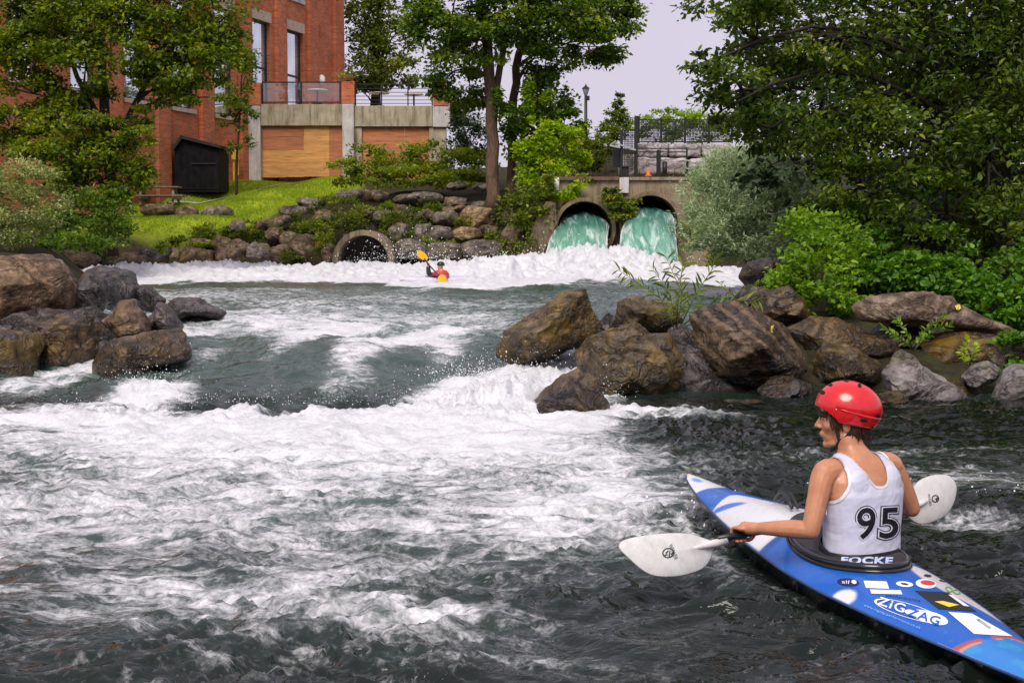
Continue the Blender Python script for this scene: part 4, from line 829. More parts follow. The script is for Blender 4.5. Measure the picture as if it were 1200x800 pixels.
tree('sapling', 'slender young tree with dark thin trunk on the lawn', 'tree', P(277, 236, 67), [[(277, 236, 67, .07), (278, 180, 67, .055), (282, 120, 67, .04), (284, 60, 67, .025)]],
     [(285, 80, 16, 22, 67, .6), (278, 115, 18, 20, 67, .7), (272, 145, 12, 12, 67, .5), (282, 172, 14, 10, 67, .5), (292, 130, 12, 14, 67, .5)], 3000, .16, LM_DEEP, BK_DARK, 64, clump=.36, ncl=44, bias=.12)
# --- grass blades on the lawn
r_ = np.random.default_rng(9); k = 60000
gx_ = r_.uniform(-21, -7.5, k); gy_ = r_.uniform(58.5, 72, k); keep = poly_mask(gx_, gy_, LAWN, .6) > .6; gx_, gy_ = gx_[keep], gy_[keep]
C_ = np.stack([gx_, gy_, terrain(gx_, gy_)], 1); tip = C_ + np.stack([r_.normal(size=len(C_)) * .03, r_.normal(size=len(C_)) * .03, r_.uniform(.05, .13, len(C_))], 1); sd_ = np.stack([np.full(len(C_), .012), r_.normal(size=len(C_)) * .01, np.zeros(len(C_))], 1)
Vg = np.stack([C_ - sd_, C_ + sd_, tip], 1).reshape(-1, 3); Fg = np.arange(len(Vg)).reshape(-1, 3)
me = mesh_np('grass', Vg, Fg, False); attr(me, 'lv', np.repeat(np.clip(.5 + .35 * fbm(C_ * .6, 3) * 2 + .12 * r_.normal(size=len(C_)), 0, 1), 3))
tag(obj('grass', me, leafmat('leaf_lawn_grass', [(0, (.13, .21, .010)), (.5, (.25, .34, .015)), (1, (.38, .45, .03))], .4)), 'short bright green grass of the sloping lawn', None, None, 'stuff')
# ================================================================== BUILDING, TERRACE, WALLS
def brickmat(name, ux, uy, cols, mortar, scale=1.0):
    m, n, b, o = newmat(name); t = n.nodes.new('ShaderNodeTexCoord'); s = n.nodes.new('ShaderNodeSeparateXYZ'); n.links.new(t.outputs['Object'], s.inputs[0])
    u = mth(n, 'ADD', mth(n, 'MULTIPLY', s.outputs[0], ux), mth(n, 'MULTIPLY', s.outputs[1], uy)); c = n.nodes.new('ShaderNodeCombineXYZ')
    n.links.new(u, c.inputs[0]); n.links.new(s.outputs[2], c.inputs[1])
    br = N(n, 'ShaderNodeTexBrick', Scale=1.0 / scale); n.links.new(c.outputs[0], br.inputs['Vector'])
    br.inputs['Color1'].default_value = (*cols[0], 1); br.inputs['Color2'].default_value = (*cols[1], 1); br.inputs['Mortar'].default_value = (*mortar, 1)
    br.inputs['Mortar Size'].default_value = .014; br.inputs['Brick Width'].default_value = .30; br.inputs['Row Height'].default_value = .10; br.inputs['Bias'].default_value = 0
    f = nz(n, t.outputs['Object'], .9, 6, .65); g = nz(n, t.outputs['Object'], 3.2, 5, .7)
    cc = mixc(n, ramp(n, f, [(.35, 0), (.7, .55)]), br.outputs['Color'], [q * .55 for q in cols[0]])
    cc = mixc(n, ramp(n, g, [(.58, 0), (.85, .3)]), cc, (.46, .20, .11))
    n.links.new(cc, b.inputs['Base Color']); b.inputs['Roughness'].default_value = .85; bump(n, b, br.outputs['Fac'], -.6, .02); return m
FT = (.323, .946)
MAT_BRICK = brickmat('brick_orange_red', FT[0], FT[1], ((.40, .075, .022), (.68, .170, .050)), (.42, .24, .15))
MAT_BRICKF = brickmat('brick_orange_red_pier', 1, .35, ((.40, .075, .022), (.68, .170, .050)), (.42, .24, .15))
MAT_STONE = plain('stone_header', (.48, .38, .30), .8, .2)
def concmat(name, a, b_, stain):
    m, n, b, o = newmat(name); v = coords(n); f = nz(n, v, 1.5, 6, .65); vs_ = nz(n, coords(n, 'Object', (3.2, 3.2, .35)), 1.6, 6, .7)
    c = ramp(n, f, [(.3, a), (.7, b_)]); c = mixc(n, ramp(n, vs_, [(.48, 0), (.66, .85)]), c, stain)
    n.links.new(c, b.inputs['Base Color']); b.inputs['Roughness'].default_value = .85; bump(n, b, nz(n, v, 18, 5), .4, .02); return m
MAT_CONC = concmat('concrete_stained', (.17, .13, .085), (.34, .27, .18), (.085, .058, .025))
MAT_TERR = concmat('concrete_terrace', (.26, .22, .15), (.46, .40, .29), (.12, .09, .04))
MAT_CONCP = concmat('concrete_pale', (.40, .37, .36), (.58, .55, .53), (.25, .22, .19))
MAT_PIPE = concmat('concrete_pipe', (.09, .065, .04), (.24, .18, .11), (.04, .03, .016))
MAT_BLACK = plain('black_metal', (.012, .012, .013), .45, .3)
MAT_FRAME = plain('window_frame_dark', (.03, .028, .028), .5)
m, n, b, o_ = newmat('window_glass_pane'); b.inputs['Base Color'].default_value = (.30, .34, .40, 1); b.inputs['Roughness'].default_value = .04; b.inputs['Specular IOR Level'].default_value = 1.0; b.inputs['Metallic'].default_value = .85
n.links.new(ramp(n, nz(n, coords(n), .8, 3), [(.3, (.55, .60, .68)), (.7, (.8, .84, .9))]), b.inputs['Base Color']); MAT_PANE = m
m, n, b, out = newmat('railing_glass'); tr = n.nodes.new('ShaderNodeBsdfTransparent'); tr.inputs[0].default_value = (.93, .95, .95, 1); gl = n.nodes.new('ShaderNodeBsdfGlossy'); gl.inputs['Roughness'].default_value = .03
ms = n.nodes.new('ShaderNodeMixShader'); ms.inputs[0].default_value = .10; n.links.new(tr.outputs[0], ms.inputs[1]); n.links.new(gl.outputs[0], ms.inputs[2]); n.links.new(ms.outputs[0], out.inputs[0]); MAT_RAILGLASS = m
FN = Vector((.946, -.323, 0))
def FP(Y, z, off=0): return Vector((-13.6 + .342 * (Y - 75), Y, z)) + FN * off
def fbox(mb, y0, y1, z0, z1, o0, o1):
    vs = [FP(y, z, o) for z in (z0, z1) for y, o in ((y0, o0), (y0, o1), (y1, o1), (y1, o0))]
    return mb.add(vs, [(0, 3, 2, 1), (4, 5, 6, 7), (0, 1, 5, 4), (1, 2, 6, 5), (2, 3, 7, 6), (3, 0, 4, 7)])
bld = thing('brick_building', 'tall orange red brick building with tall windows on the left', 'building', FP(70, 4.4))
w0s = [55.6 + 3.7 * k for k in range(7)]; mb = MB(); ylast = 50.0
for k, w0 in enumerate(w0s):
    sill = 9.42 if k >= 5 else 8.35
    fbox(mb, ylast, w0, 3.0, 21, -.6, 0); fbox(mb, w0, w0 + 1.8, 3.0, sill, -.6, 0); fbox(mb, w0, w0 + 1.8, 13.8, 15.7, -.6, 0); fbox(mb, w0, w0 + 1.8, 19.5, 21, -.6, 0); ylast = w0 + 1.8
fbox(mb, ylast, 84.3, 3.0, 21, -.6, 0)
mb.build('wall', MAT_BRICK, bld)
mb = MB(); fbox(mb, 50, 84.3, 3, 21, -12, -.602); mb.build('rear_wall', MAT_BRICK, bld)
mb = MB(); fbox(mb, 49.8, 84.6, 21, 21.6, -12, .25); mb.build('roof', MAT_STONE, bld)
for k, w0 in enumerate(w0s):
    sill = 9.42 if k >= 5 else 8.35
    for z0, z1 in ((sill, 13.8), (15.7, 19.5)):
        fm = MB()
        for a, c in ((w0, w0 + .1), (w0 + 1.7, w0 + 1.8)): fbox(fm, a, c, z0, z1, -.34, -.2)
        for a in (z0, (z0 + z1) / 2 - .35, z1 - .1): fbox(fm, w0 + .1, w0 + 1.7, a, a + .1, -.34, -.2)
        wn = fm.build('window', MAT_FRAME, bld)
        zm = (z0 + z1) / 2 - .35
        for a, c in ((z0 + .1, zm), (zm + .1, z1 - .1)): MB_ = MB(); fbox(MB_, w0 + .1, w0 + 1.7, a, c, -.30, -.27); MB_.build('pane', MAT_PANE, wn)
    mb = MB(); fbox(mb, w0 - .12, w0 + 1.92, 13.8, 14.35, -.05, .05); mb.build('stone_header', MAT_STONE, bld)
    mb = MB(); fbox(mb, w0 - .12, w0 + 1.92, 15.45, 15.7, -.05, .10); mb.build('sill', MAT_CONCP, bld)
    if k < 5: mb = MB(); fbox(mb, w0 - .12, w0 + 1.92, 8.15, 8.35, -.05, .10); mb.build('sill', MAT_STONE, bld)
    mb = MB(); fbox(mb, w0 + 2.25, w0 + 3.25, 3.0, 21, -.05, .22); mb.build('pilaster', MAT_BRICK, bld)
mb = MB(); fbox(mb, 83.2, 84.3, 3.0, 21, -.05, .22); mb.build('pilaster', MAT_BRICK, bld)
lt = MB(); c = FP(81.4, 11.4, .2); lt.ell(c, (.22, .22, .3)); lt.box(FP(81.4, 11.3, .05), (.2, .2, .3)); lt.build('wall_lamp', plain('lamp_white', (.75, .75, .72), .4), bld, True)
mb = MB(); q = FP(70.0, 12.8, .12); mb.tube([q, FP(70.0, 5.0, .12)], .075, 8); mb.tube([FP(70.0, 5.0, .12), FP(70.0, 4.7, .3)], .075, 8)
yp = mb.build('drain_pipe', plain('yellow_paint', (.60, .36, .03), .5, .2), bld, True)
# gas meter
mb = MB(); q = FP(71.7, 0, .35); mb.box((q.x, q.y, 6.35), (.35, .3, .5)); mb.tube([(q.x - .1, q.y, 6.1), (q.x - .1, q.y, 4.7)], .05); mb.tube([(q.x + .12, q.y, 6.1), (q.x + .12, q.y, 5.3)], .05)
tag(mb.build('gas_meter', plain('meter_yellow', (.65, .40, .04), .5, .3)), 'small yellow gas meter fixed low at the brick wall corner', 'meter')

def pbox(mb, x0, y0, x1, y1, Y, depth, dy=0):
    a = P(x0, y1, Y); c = P(x1, y0, Y); return mb.box(((a.x + c.x) / 2, Y + depth / 2 + dy, (a.z + c.z) / 2), (c.x - a.x, depth, c.z - a.z))
TY = 73.4
ter = thing('concrete_terrace', 'raised concrete terrace with boarded openings beside the brick building', 'terrace', P(400, 212, TY))
def part(name, mat, parent, rects, bevel=0):
    mb = MB()
    for q in rects: pbox(mb, *q)
    return mb.build(name, mat, parent, bevel=bevel)
part('concrete_pillar', MAT_CONCP, ter, [(284, 124, 304.6, 214, TY - .25, .8)], .03)
part('concrete_pillar', MAT_CONCP, ter, [(401.5, 122, 414.5, 214, TY - .25, .8)], .03)
part('concrete_pillar', MAT_TERR, ter, [(415, 149, 424, 214, TY, .5)], .02)
part('concrete_pillar', MAT_TERR, ter, [(503, 149, 523, 214, TY, .5)], .02)
xs = [305, 337, 369, 401]; 
for a, c in zip(xs[:-1], xs[1:]): part('concrete_beam', MAT_TERR, ter, [(a + .15, 122.5, c - .15, 147.5, TY - .1, .6)], .02)
xs = [415, 450, 484, 507]
for a, c in zip(xs[:-1], xs[1:]): part('concrete_beam', MAT_TERR, ter, [(a + .15, 124, c - .15, 148.5, TY - .1, .6)], .02)
part('concrete_beam', MAT_CONCP, ter, [(507.2, 124, 527, 149, TY - .16, .7)], .02)
mb = MB(); a = P(290, 123.5, TY); c = P(527, 123.5, TY); mb.add([(a.x, TY + .5, a.z), (c.x, TY + .5, a.z), (c.x + 1, 86, a.z), (-9.4, 86, a.z)], [(0, 1, 2, 3)]); mb.build('terrace_floor', MAT_CONC, ter)
def plymat(name, col):
    m, n, b, o = newmat(name); f = nz(n, coords(n, 'Object', (.6, 2, 5)), 2.2, 6, .65)
    n.links.new(ramp(n, f, [(.3, [q * .6 for q in col]), (.7, [q * 1.25 for q in col])]), b.inputs['Base Color']); b.inputs['Roughness'].default_value = .75; return m
PLY1 = plymat('plywood_red_brown', (.46, .17, .07)); PLY2 = plymat('plywood_orange', (.62, .30, .09)); PLY3 = plymat('plywood_dark', (.42, .15, .065))
for q, mt in (((306, 148.4, 326, 162, TY + .12, .05), PLY3), ((326.2, 148.4, 356, 160, TY + .12, .05), PLY3), ((306, 162.2, 335, 176, TY + .13, .05), PLY1), ((326.2, 160.2, 356, 175.8, TY + .135, .05), PLY3), ((356.3, 148.4, 386, 207, TY + .12, .05), PLY2), ((306, 176.2, 335, 208, TY + .12, .05), PLY2), ((335.2, 176, 356, 207.5, TY + .12, .05), PLY2),
               ((386.3, 148.4, 401.3, 207, TY + .12, .05), PLY3), ((424.4, 149.4, 453, 176, TY + .14, .05), PLY1), ((453.3, 149.4, 474, 176, TY + .14, .05), PLY1), ((474.3, 149.4, 502.8, 176, TY + .14, .05), PLY1), ((424.4, 176.2, 502.8, 214, TY + .14, .05), PLY1)):
    part('plywood_board', mt, ter, [q])
for q in ((284, 97, 305, 123, TY - .2, .75), (400.5, 95, 415, 121.6, TY - .2, .6), (507.5, 99, 526, 123.6, TY - .2, .7)): part('brick_post', MAT_BRICKF, ter, [q])
# glass railing
rl = thing('glass_railing', 'black framed glass railing on the terrace by the tall windows', 'railing', P(353, 122, TY))
for x in (307.5, 353, 398.5): part('post', MAT_BLACK, rl, [(x - .7, 97, x + .7, 122.3, TY + .1, .07)])
part('rail', MAT_BLACK, rl, [(307, 95.8, 399.5, 97.2, TY + .08, .1)]); part('rail', MAT_BLACK, rl, [(308, 119.3, 398, 120.4, TY + .1, .06)])
for a, c in ((308.4, 352.2), (353.8, 397.7)): part('glass_pane', MAT_RAILGLASS, rl, [(a, 97.4, c, 119.2, TY + .12, .015)])
rl = thing('bar_railing', 'black bar railing on the terrace in front of the dark tree', 'railing', P(462, 122, TY))
for x in (416.5, 447, 478, 506.5): part('post', MAT_BLACK, rl, [(x - .6, 98, x + .6, 124, TY + .1, .07)])
for y in (98, 103.5, 108, 112.5, 117, 121): part('rail', MAT_BLACK, rl, [(417.2, y, 506, y + (1.2 if y < 99 else .7), TY + .18, .03)])
for i, (x, Y) in enumerate(((372, 75.5), (445, 77), (485, 77.5))):
    q = P(x, 112, Y); t_ = thing('cafe_table', 'small pale round table behind the terrace railing', 'table', (q.x, Y, 9.38), 'tables on the terrace')
    mb = MB(); mb.tube([(q.x, Y, 10.1), (q.x, Y, 10.16)], .55, 16); mb.build('table_top', plain('table_pale', (.6, .6, .6), .4) if i == 0 else bpy.data.materials['table_pale'], t_)
    mb = MB(); mb.tube([(q.x, Y, 9.45), (q.x, Y, 10.1)], .05, 8); mb.tube([(q.x, Y, 9.39), (q.x, Y, 9.45)], [.3, .26], 12); mb.build('pedestal', MAT_BLACK, t_)
for i, (x, y, Y, lab) in enumerate(((408, 91, 73.4, 'trailing flower planter on the brick post between the railings'), (288, 96, 73.4, 'trailing planter on the brick post at the building corner'), (516, 94, 73.4, 'planter on the reddish brick post at the terrace end'))):
    q = P(x, y + 4, Y); pt = thing('flower_planter', lab, 'planter', q)
    mb = MB(); mb.tube([q - Vector((0, 0, 0)), q + Vector((0, 0, .22))], [.26, .34], 12); mb.build('pot', plain('terracotta_%d' % i, (.3, .12, .06), .8), pt)
    rr_ = np.random.default_rng(i); C_ = np.array(q) + np.array([0, 0, .25]) + rr_.normal(size=(260, 3)) * np.array([.30, .22, .16])
    o = obj('foliage', leaves_mesh('foliage', C_, .14, .6, .3, rr_, np.clip(rr_.normal(.6, .25, 260), 0, 1)), LM_VINE if i != 1 else LM_DEEP, pt); o['kind'] = 'stuff'
# black shed
SY = 66.0
sh = thing('black_shed', 'black wooden shed with slanted roof against the brick wall', 'shed', P(232, 222, SY))
def prism(mb, outl, y0, y1):
    k = len(outl); mb.add([(p[0], y0, p[1]) for p in outl] + [(p[0], y1, p[1]) for p in outl], [tuple(range(k))[::-1] and tuple(range(k)), tuple(range(2 * k - 1, k - 1, -1))] + [(i, i + k, (i + 1) % k + k, (i + 1) % k) for i in range(k)]); return mb
def ol(pts, Y): return [(P(a, c, Y).x, P(a, c, Y).z) for a, c in pts]
MAT_SHED = plain('black_painted_boards', (.008, .008, .009), .75, .5, 3, .12)
mb = MB(); prism(mb, ol([(205, 225), (257, 225), (257, 173), (214, 162), (205, 175)], SY), SY, SY + 2.2); mb.build('wall', MAT_SHED, sh)
mb = MB(); prism(mb, ol([(212.5, 162.5), (213, 158.8), (259.5, 170.8), (259, 174)], SY), SY - .25, SY + 2.4); prism(mb, ol([(212.8, 159), (214.5, 162.4), (204, 177), (202.5, 175)], SY), SY - .248, SY + 2.38); mb.build('roof', plain('roof_felt', (.022, .02, .022), .8), sh)
for k in range(7): part('board', MAT_SHED, sh, [(206.5 + 7.1 * k, 178, 213.2 + 7.1 * k, 222, SY - .035, .03)])
part('door_bar', MAT_BLACK, sh, [(224, 191, 252, 192.5, SY - .10, .05)])
# picnic table
PY = 63.6; wood = plain('weathered_wood', (.20, .155, .11), .85, .35, 4)
pt = thing('picnic_table', 'weathered wooden picnic table on the lawn by the black shed', 'table', P(180, 241, PY))
zt = P(0, 219, PY).z; zb = P(0, 229.5, PY).z; x0 = P(151, 0, PY).x; x1 = P(206, 0, PY).x; zg = P(0, 241, PY).z
for k in range(4): MB().box(((x0 + x1) / 2, PY + .2 * k, zt), (x1 - x0, .18, .06)).build('plank', wood, pt)
for s_ in (-.45, 1.05): MB().box(((x0 + x1) / 2 + .3, PY + s_, zb), (x1 - x0, .26, .06)).build('bench', wood, pt)
for xx in (x0 + .35, x1 - .3):
    for s_ in (-1, 1): MB().bar((xx, PY + .3 + s_ * .15, zt - .04), (xx + .1, PY + .3 + s_ * .7, zg), .1, .08).build('leg', wood, pt)
    MB().box((xx + .12, PY + .3, zb - .1), (.08, 1.6, .1)).build('brace', wood, pt)
# path along the lawn
pp = [(200, 225, 65.2), (232, 223, 65.4), (262, 220, 66.5), (300, 216, 68.5), (335, 212.5, 70.3), (388, 207.5, 72.3)]
Vp = []; Fp = []
for i in range(41):
    u = i / 40 * (len(pp) - 1); j = min(int(u), len(pp) - 2); t = u - j; a = P(*pp[j]); c = P(*pp[j + 1]); q = a.lerp(c, t)
    for k in (-.16, .16): Vp.append((q.x + k * .5, q.y + k, tz(q.x + k * .5, q.y + k) + .06))
    if i: Fp.append((2 * i - 2, 2 * i - 1, 2 * i + 1, 2 * i))
o = onp('path', Vp, np.array(Fp), plain('path_pale', (.45, .42, .38), .9, .2)); tag(o, 'narrow pale path across the lawn', None, None, 'structure')

# ------------------------------------------------------------------ outfalls
HY = 56.0; HC = [(P(685, 268, HY - .6), 1.10), (P(762, 261, HY - .6), 1.10)]
hw = thing('concrete_headwall', 'stained concrete headwall with two round outfall openings', 'headwall', P(725, 300, HY))
mb = MB(); xa, xb = P(640, 0, HY).x, P(842, 0, HY).x; ztop = P(0, 211, HY).z; xs = np.linspace(xa, xb, 170)
def arch(x):
    lo = hi = None
    for c, r in HC:
        if abs(x - c.x) < r + .1: h = math.sqrt((r + .1) ** 2 - (x - c.x) ** 2); lo, hi = c.z - h, c.z + h
    return lo, hi
for a, c in zip(xs[:-1], xs[1:]):
    la, ha = arch(a); lc, hc = arch(c)
    if ha is None or hc is None: mb.quad((a, HY, -.6), (c, HY, -.6), (c, HY, ztop), (a, HY, ztop))
    else:
        mb.quad((a, HY, ha), (c, HY, hc), (c, HY, ztop), (a, HY, ztop)); mb.quad((a, HY, -.6), (c, HY, -.6), (c, HY, lc), (a, HY, la))
mb.quad((xa, HY, ztop), (xb, HY, ztop), (xb, HY + 6, ztop), (xa, HY + 6, ztop)); mb.quad((xa, HY, -.6), (xa, HY, ztop), (xa, HY + 6, ztop), (xa, HY + 6, -.6))
mb.build('wall', MAT_CONC, hw)
part('cap', plain('rusty_cap', (.13, .075, .05), .8, .4), hw, [(648, 207, 726, 211, HY - .15, .6)]); part('cap', MAT_CONC, hw, [(730, 207.5, 842, 211, HY - .12, .6)])
part('pier', MAT_CONCP, hw, [(726, 208, 737, 226, HY - .18, .5)])
def pipe(parent, c, r, th, y0, y1, seg=40, mat=MAT_PIPE):
    V = []; F = []
    prof = [(r, y1), (r, y0), (r + th, y0), (r + th, y1)]
    for k in range(seg):
        a = 2 * math.pi * k / seg
        for q, y in prof: V.append((c[0] + q * math.cos(a), y, c[2] + q * math.sin(a)))
    for k in range(seg):
        for j in range(3): a = 4 * k + j; b_ = 4 * ((k + 1) % seg) + j; F.append((a, b_, b_ + 1, a + 1))
    me_ = bpy.data.meshes.new('pipe'); me_.from_pydata(V, [], F); me_.update(); me_.polygons.foreach_set('use_smooth', np.full(len(F), False)); return obj('pipe', me_, mat, parent)
for c, r in HC: pipe(hw, c, r, .16, HY - .75, HY + 6)
MB().quad((xa, HY + 5.9, -.6), (xb, HY + 5.9, -.6), (xb, HY + 5.9, ztop), (xa, HY + 5.9, ztop)).build('rear_wall', MAT_PIPE, hw)
# falling water
for i, ((c, r), bl, br_, lab) in enumerate(((HC[0], 624, 712, 'green water pouring from the outfall nearer the twin trunk tree'), (HC[1], 722, 800, 'green water pouring from the outfall beside the silver shrub'))):
    rows = [(HY + 3, c.x - .9, c.x + .9, c.z + .74), (HY, c.x - .95, c.x + .95, c.z + .66), (HY - .7, c.x - 1.0, c.x + 1.0, c.z + .50), (HY - 1.6, None, None, c.z + .0), (HY - 2.6, None, None, c.z - .75), (HY - 3.6, None, None, c.z - 1.3), (HY - 4.8, None, None, .5), (HY - 5.6, None, None, .1)]
    la, ra = P(bl, 300, HY - 5.2).x, P(br_, 300, HY - 5.2).x; V = []; fo_ = []; ru_ = []; nu, nv = 40, 56
    for j in range(nv + 1):
        u = j / nv * (len(rows) - 1); k = min(int(u), len(rows) - 2); t = u - k; t = t
        def at_(q): 
            if q[1] is not None: return q
            f = ((HY - .7 - q[0]) / 4.9) ** .6; return (q[0], c.x - 1.0 + (la - c.x + 1.0) * f, c.x + 1.0 + (ra - c.x - 1.0) * f, q[3])
        A, B = at_(rows[k]), at_(rows[k + 1]); y = A[0] + (B[0] - A[0]) * t; xl = A[1] + (B[1] - A[1]) * t; xr = A[2] + (B[2] - A[2]) * t; z = A[3] + (B[3] - A[3]) * t
        for q in range(nu + 1):
            s = q / nu; V.append((xl + (xr - xl) * s, y, z - .35 * abs(2 * s - 1) ** 3)); fo_.append(.30 * (abs(2 * s - 1) ** 10) + .55 * sst(.78, .97, j / nv)); ru_.append(float(sst(.22, .6, j / nv)))
    V = np.array(V, np.float32); V[:, 2] += fbm(V * np.array([2.2, .8, .8], np.float32), 4) * .16; V[:, 1] += fbm(V * np.array([2.6, 1, 1], np.float32) + 5, 3) * .1
    ii = np.arange((nu + 1) * (nv + 1)).reshape(nv + 1, nu + 1); F = np.stack([ii[:-1, :-1], ii[:-1, 1:], ii[1:, 1:], ii[1:, :-1]], -1).reshape(-1, 4)
    me_ = mesh_np('outfall_water', V, F); attr(me_, 'foam', fo_); attr(me_, 'run', ru_); o = obj('outfall_water', me_, MAT_CHUTE); tag(o, lab, None, None, 'structure')
# wing wall and white post
mb = MB(); prism(mb, ol([(640, 236), (651, 238), (652, 262), (640, 290), (628, 306), (604, 306), (620, 280), (630, 252)], 55.2), 54.9, 55.7)
tag(mb.build('wing_wall', MAT_PIPE), 'sloping brown concrete wing wall left of the outfalls', 'wall')
mb = MB(); q = P(652.5, 226, 55.6); mb.tube([q, P(652.5, 209, 55.6)], .1, 10); mb.ell(P(652.5, 209, 55.6), (.1, .1, .05))
tag(mb.build('marker_post', plain('white_paint', (.7, .7, .68), .5), None, True), 'short white post at the end of the headwall', 'post')
# lone culvert pipe
cu = thing('culvert_pipe', 'round concrete pipe mouth at the waterline in the rock bank', 'pipe', P(425, 306, 56.2)); c = P(426, 305, 56); pipe(cu, c, 1.02, .22, 55.8, 58.4, 40, concmat('concrete_culvert', (.13, .10, .06), (.30, .23, .15), (.07, .05, .025)))
MB().quad((c.x - 1.1, 58.35, c.z - 1.1), (c.x + 1.1, 58.35, c.z - 1.1), (c.x + 1.1, 58.35, c.z + 1.1), (c.x - 1.1, 58.35, c.z + 1.1)).build('rear_plate', plain('pipe_inside', (.10, .095, .09), .9), cu)
# block retaining wall with fences
RY = 61.0; rw = thing('block_retaining_wall', 'rough grey stone block wall above the outfalls', 'wall', P(790, 204, RY))
RM_BLK = rockmat('rock_block_grey', (.20, .17, .17), (.46, .41, .42), (.66, .61, .62), mossamt=.1, wet=.05, sc=.6)
for i, (a, y0, c_, y1) in enumerate(((747, 168, 783, 184), (784, 168, 822, 184), (823, 168, 858, 184), (747, 184.5, 772, 204), (773, 184.5, 806, 204), (807, 184.5, 842, 204), (727, 181, 746, 206))):
    p0 = P(a, y1, RY); p1 = P(c_, y0, RY); V, F = ico(4); q = np.sum(np.abs(V) ** 9, 1) ** (-1 / 9.); U = V * q[:, None] * np.array([(p1.x - p0.x) / 2, .6, (p1.z - p0.z) / 2]); U = U + V * (fbm(U * 1.6 + i * 7, 4) * .12)[:, None]
    o = onp('stone_block', U + np.array([(p0.x + p1.x) / 2, RY + .6, (p0.z + p1.z) / 2]), F, RM_BLK, rw)
def wire(mb, a, b_, Y, y0, y1, nv_, nh_, r=.012):
    for k in range(1, nv_): x = a + (b_ - a) * k / nv_; mb.bar(P(x, y0, Y), P(x, y1, Y), r * 2)
    for k in range(1, nh_): y = y0 + (y1 - y0) * k / nh_; mb.bar(P(a, y, Y), P(b_, y, Y), r * 2)
    return mb
fn = thing('mesh_fence', 'black mesh fence along the top of the stone block wall', 'fence', P(790, 168, RY + .4)); FY = RY + .4
xs = [748.5, 775, 803, 831, 858]
for x in xs: part('post', MAT_BLACK, fn, [(x - 1.4, 138 if x > 750 else 136, x + 1.4, 168, FY, .12)])
for a, c_ in zip(xs[:-1], xs[1:]):
    part('rail', MAT_BLACK, fn, [(a + 1.5, 140, c_ - 1.5, 141.4, FY + .03, .06)]); part('rail', MAT_BLACK, fn, [(a + 1.5, 165.5, c_ - 1.5, 167, FY + .03, .06)])
    o = wire(MB(), a + 1.5, c_ - 1.5, FY + .06, 141.4, 165.5, 15, 14).build('wire_mesh', MAT_BLACK, fn); o['kind'] = 'stuff'
fn = thing('guard_rail', 'black guard rail with thick posts below the stone block wall', 'railing', P(760, 204, 59.4)); FY = 59.4
for x, y0, wd in ((728.5, 152, 1.8), (745.5, 136, 2.2), (772, 176, 2.4)): part('post', MAT_BLACK, fn, [(x - wd, y0, x + wd, 206, FY, .2)])
for y in (173.5, 177.5): part('rail', MAT_BLACK, fn, [(747.8, y, 806, y + 1.1, FY + .05, .05)])
part('post', MAT_BLACK, fn, [(804, 173, 806, 206, FY, .1)]); part('rail', MAT_BLACK, fn, [(727, 152, 746, 153.5, FY + .05, .05)])
o = wire(MB(), 730.5, 743, FY + .06, 153.5, 200, 8, 22).build('wire_mesh', MAT_BLACK, fn); o['kind'] = 'stuff'
mb = MB(); mb.bar(P(715, 170.5, FY), P(722, 166, FY + .4), .07); mb.bar(P(722, 168, FY - .1), P(745, 176, FY - .1), .07); mb.bar(P(715, 170.5, FY), P(727, 173, FY - .1), .07); mb.build('hand_rail', plain('galvanised_rail', (.45, .45, .48), .4, .1, metal=.6), fn)
part('post', MAT_BLACK, fn, [(718, 172, 727, 196, FY + .3, .2)])
bx = thing('control_box', 'black box standing on the headwall below the fence', 'box', P(733, 209, 56.6)); part('case', MAT_BLACK, bx, [(729, 196, 737, 207.5, 56.4, .4)], .03); part('lid', MAT_BLACK, bx, [(728.4, 194.6, 737.6, 196, 56.35, .5)])
bx = thing('litter_bin', 'rounded black bin in front of the stone block wall', 'bin', P(779, 204, 58.6)); mb = MB(); a = P(779, 204, 58.6); mb.tube([a, P(779, 191, 58.6)], [.1, .11], 12); mb.ell(P(779, 191, 58.6), (.11, .11, .07)); mb.build('drum', MAT_BLACK, bx, True)
cn = thing('traffic_cone', 'small orange traffic cone on top of the headwall', 'cone', P(759.5, 206, 56.8)); a = P(759.5, 206.5, 56.8); org = plain('cone_orange', (.75, .16, .02), .5)
mb = MB(); mb.box((a.x, a.y, a.z + .02), (.26, .26, .04)); mb.build('base', org, cn); mb = MB(); mb.tube([a + Vector((0, 0, .04)), a + Vector((0, 0, .36))], [.09, .025], 12); mb.build('body', org, cn)
# lamp post
ly = 80; lp = thing('street_lamp', 'tall dark lamp post with lantern behind the trees', 'lamp', P(686.5, 170, ly)); mb = MB(); mb.tube([P(686.5, 172, ly), P(686.5, 160, ly), P(686.5, 112, ly)], [.15, .1, .085], 10); mb.build('pole', MAT_BLACK, lp, True)
c = P(686.5, 106, ly); mb = MB(); mb.tube([P(686.5, 112, ly), P(686.5, 109, ly), P(686.5, 104, ly)], [.08, .14, .2], 8); mb.build('lantern', plain('lamp_glass', (.25, .28, .32), .15), lp); mb = MB(); mb.tube([P(686.5, 104, ly), P(686.5, 102.5, ly), P(686.5, 100.5, ly), P(686.5, 98.5, ly)], [.24, .17, .05, .02], 8); mb.build('lantern_cap', MAT_BLACK, lp)
part('control_box', MAT_BLACK, lp, [(687.5, 112.5, 691, 117.5, ly - .1, .2)])
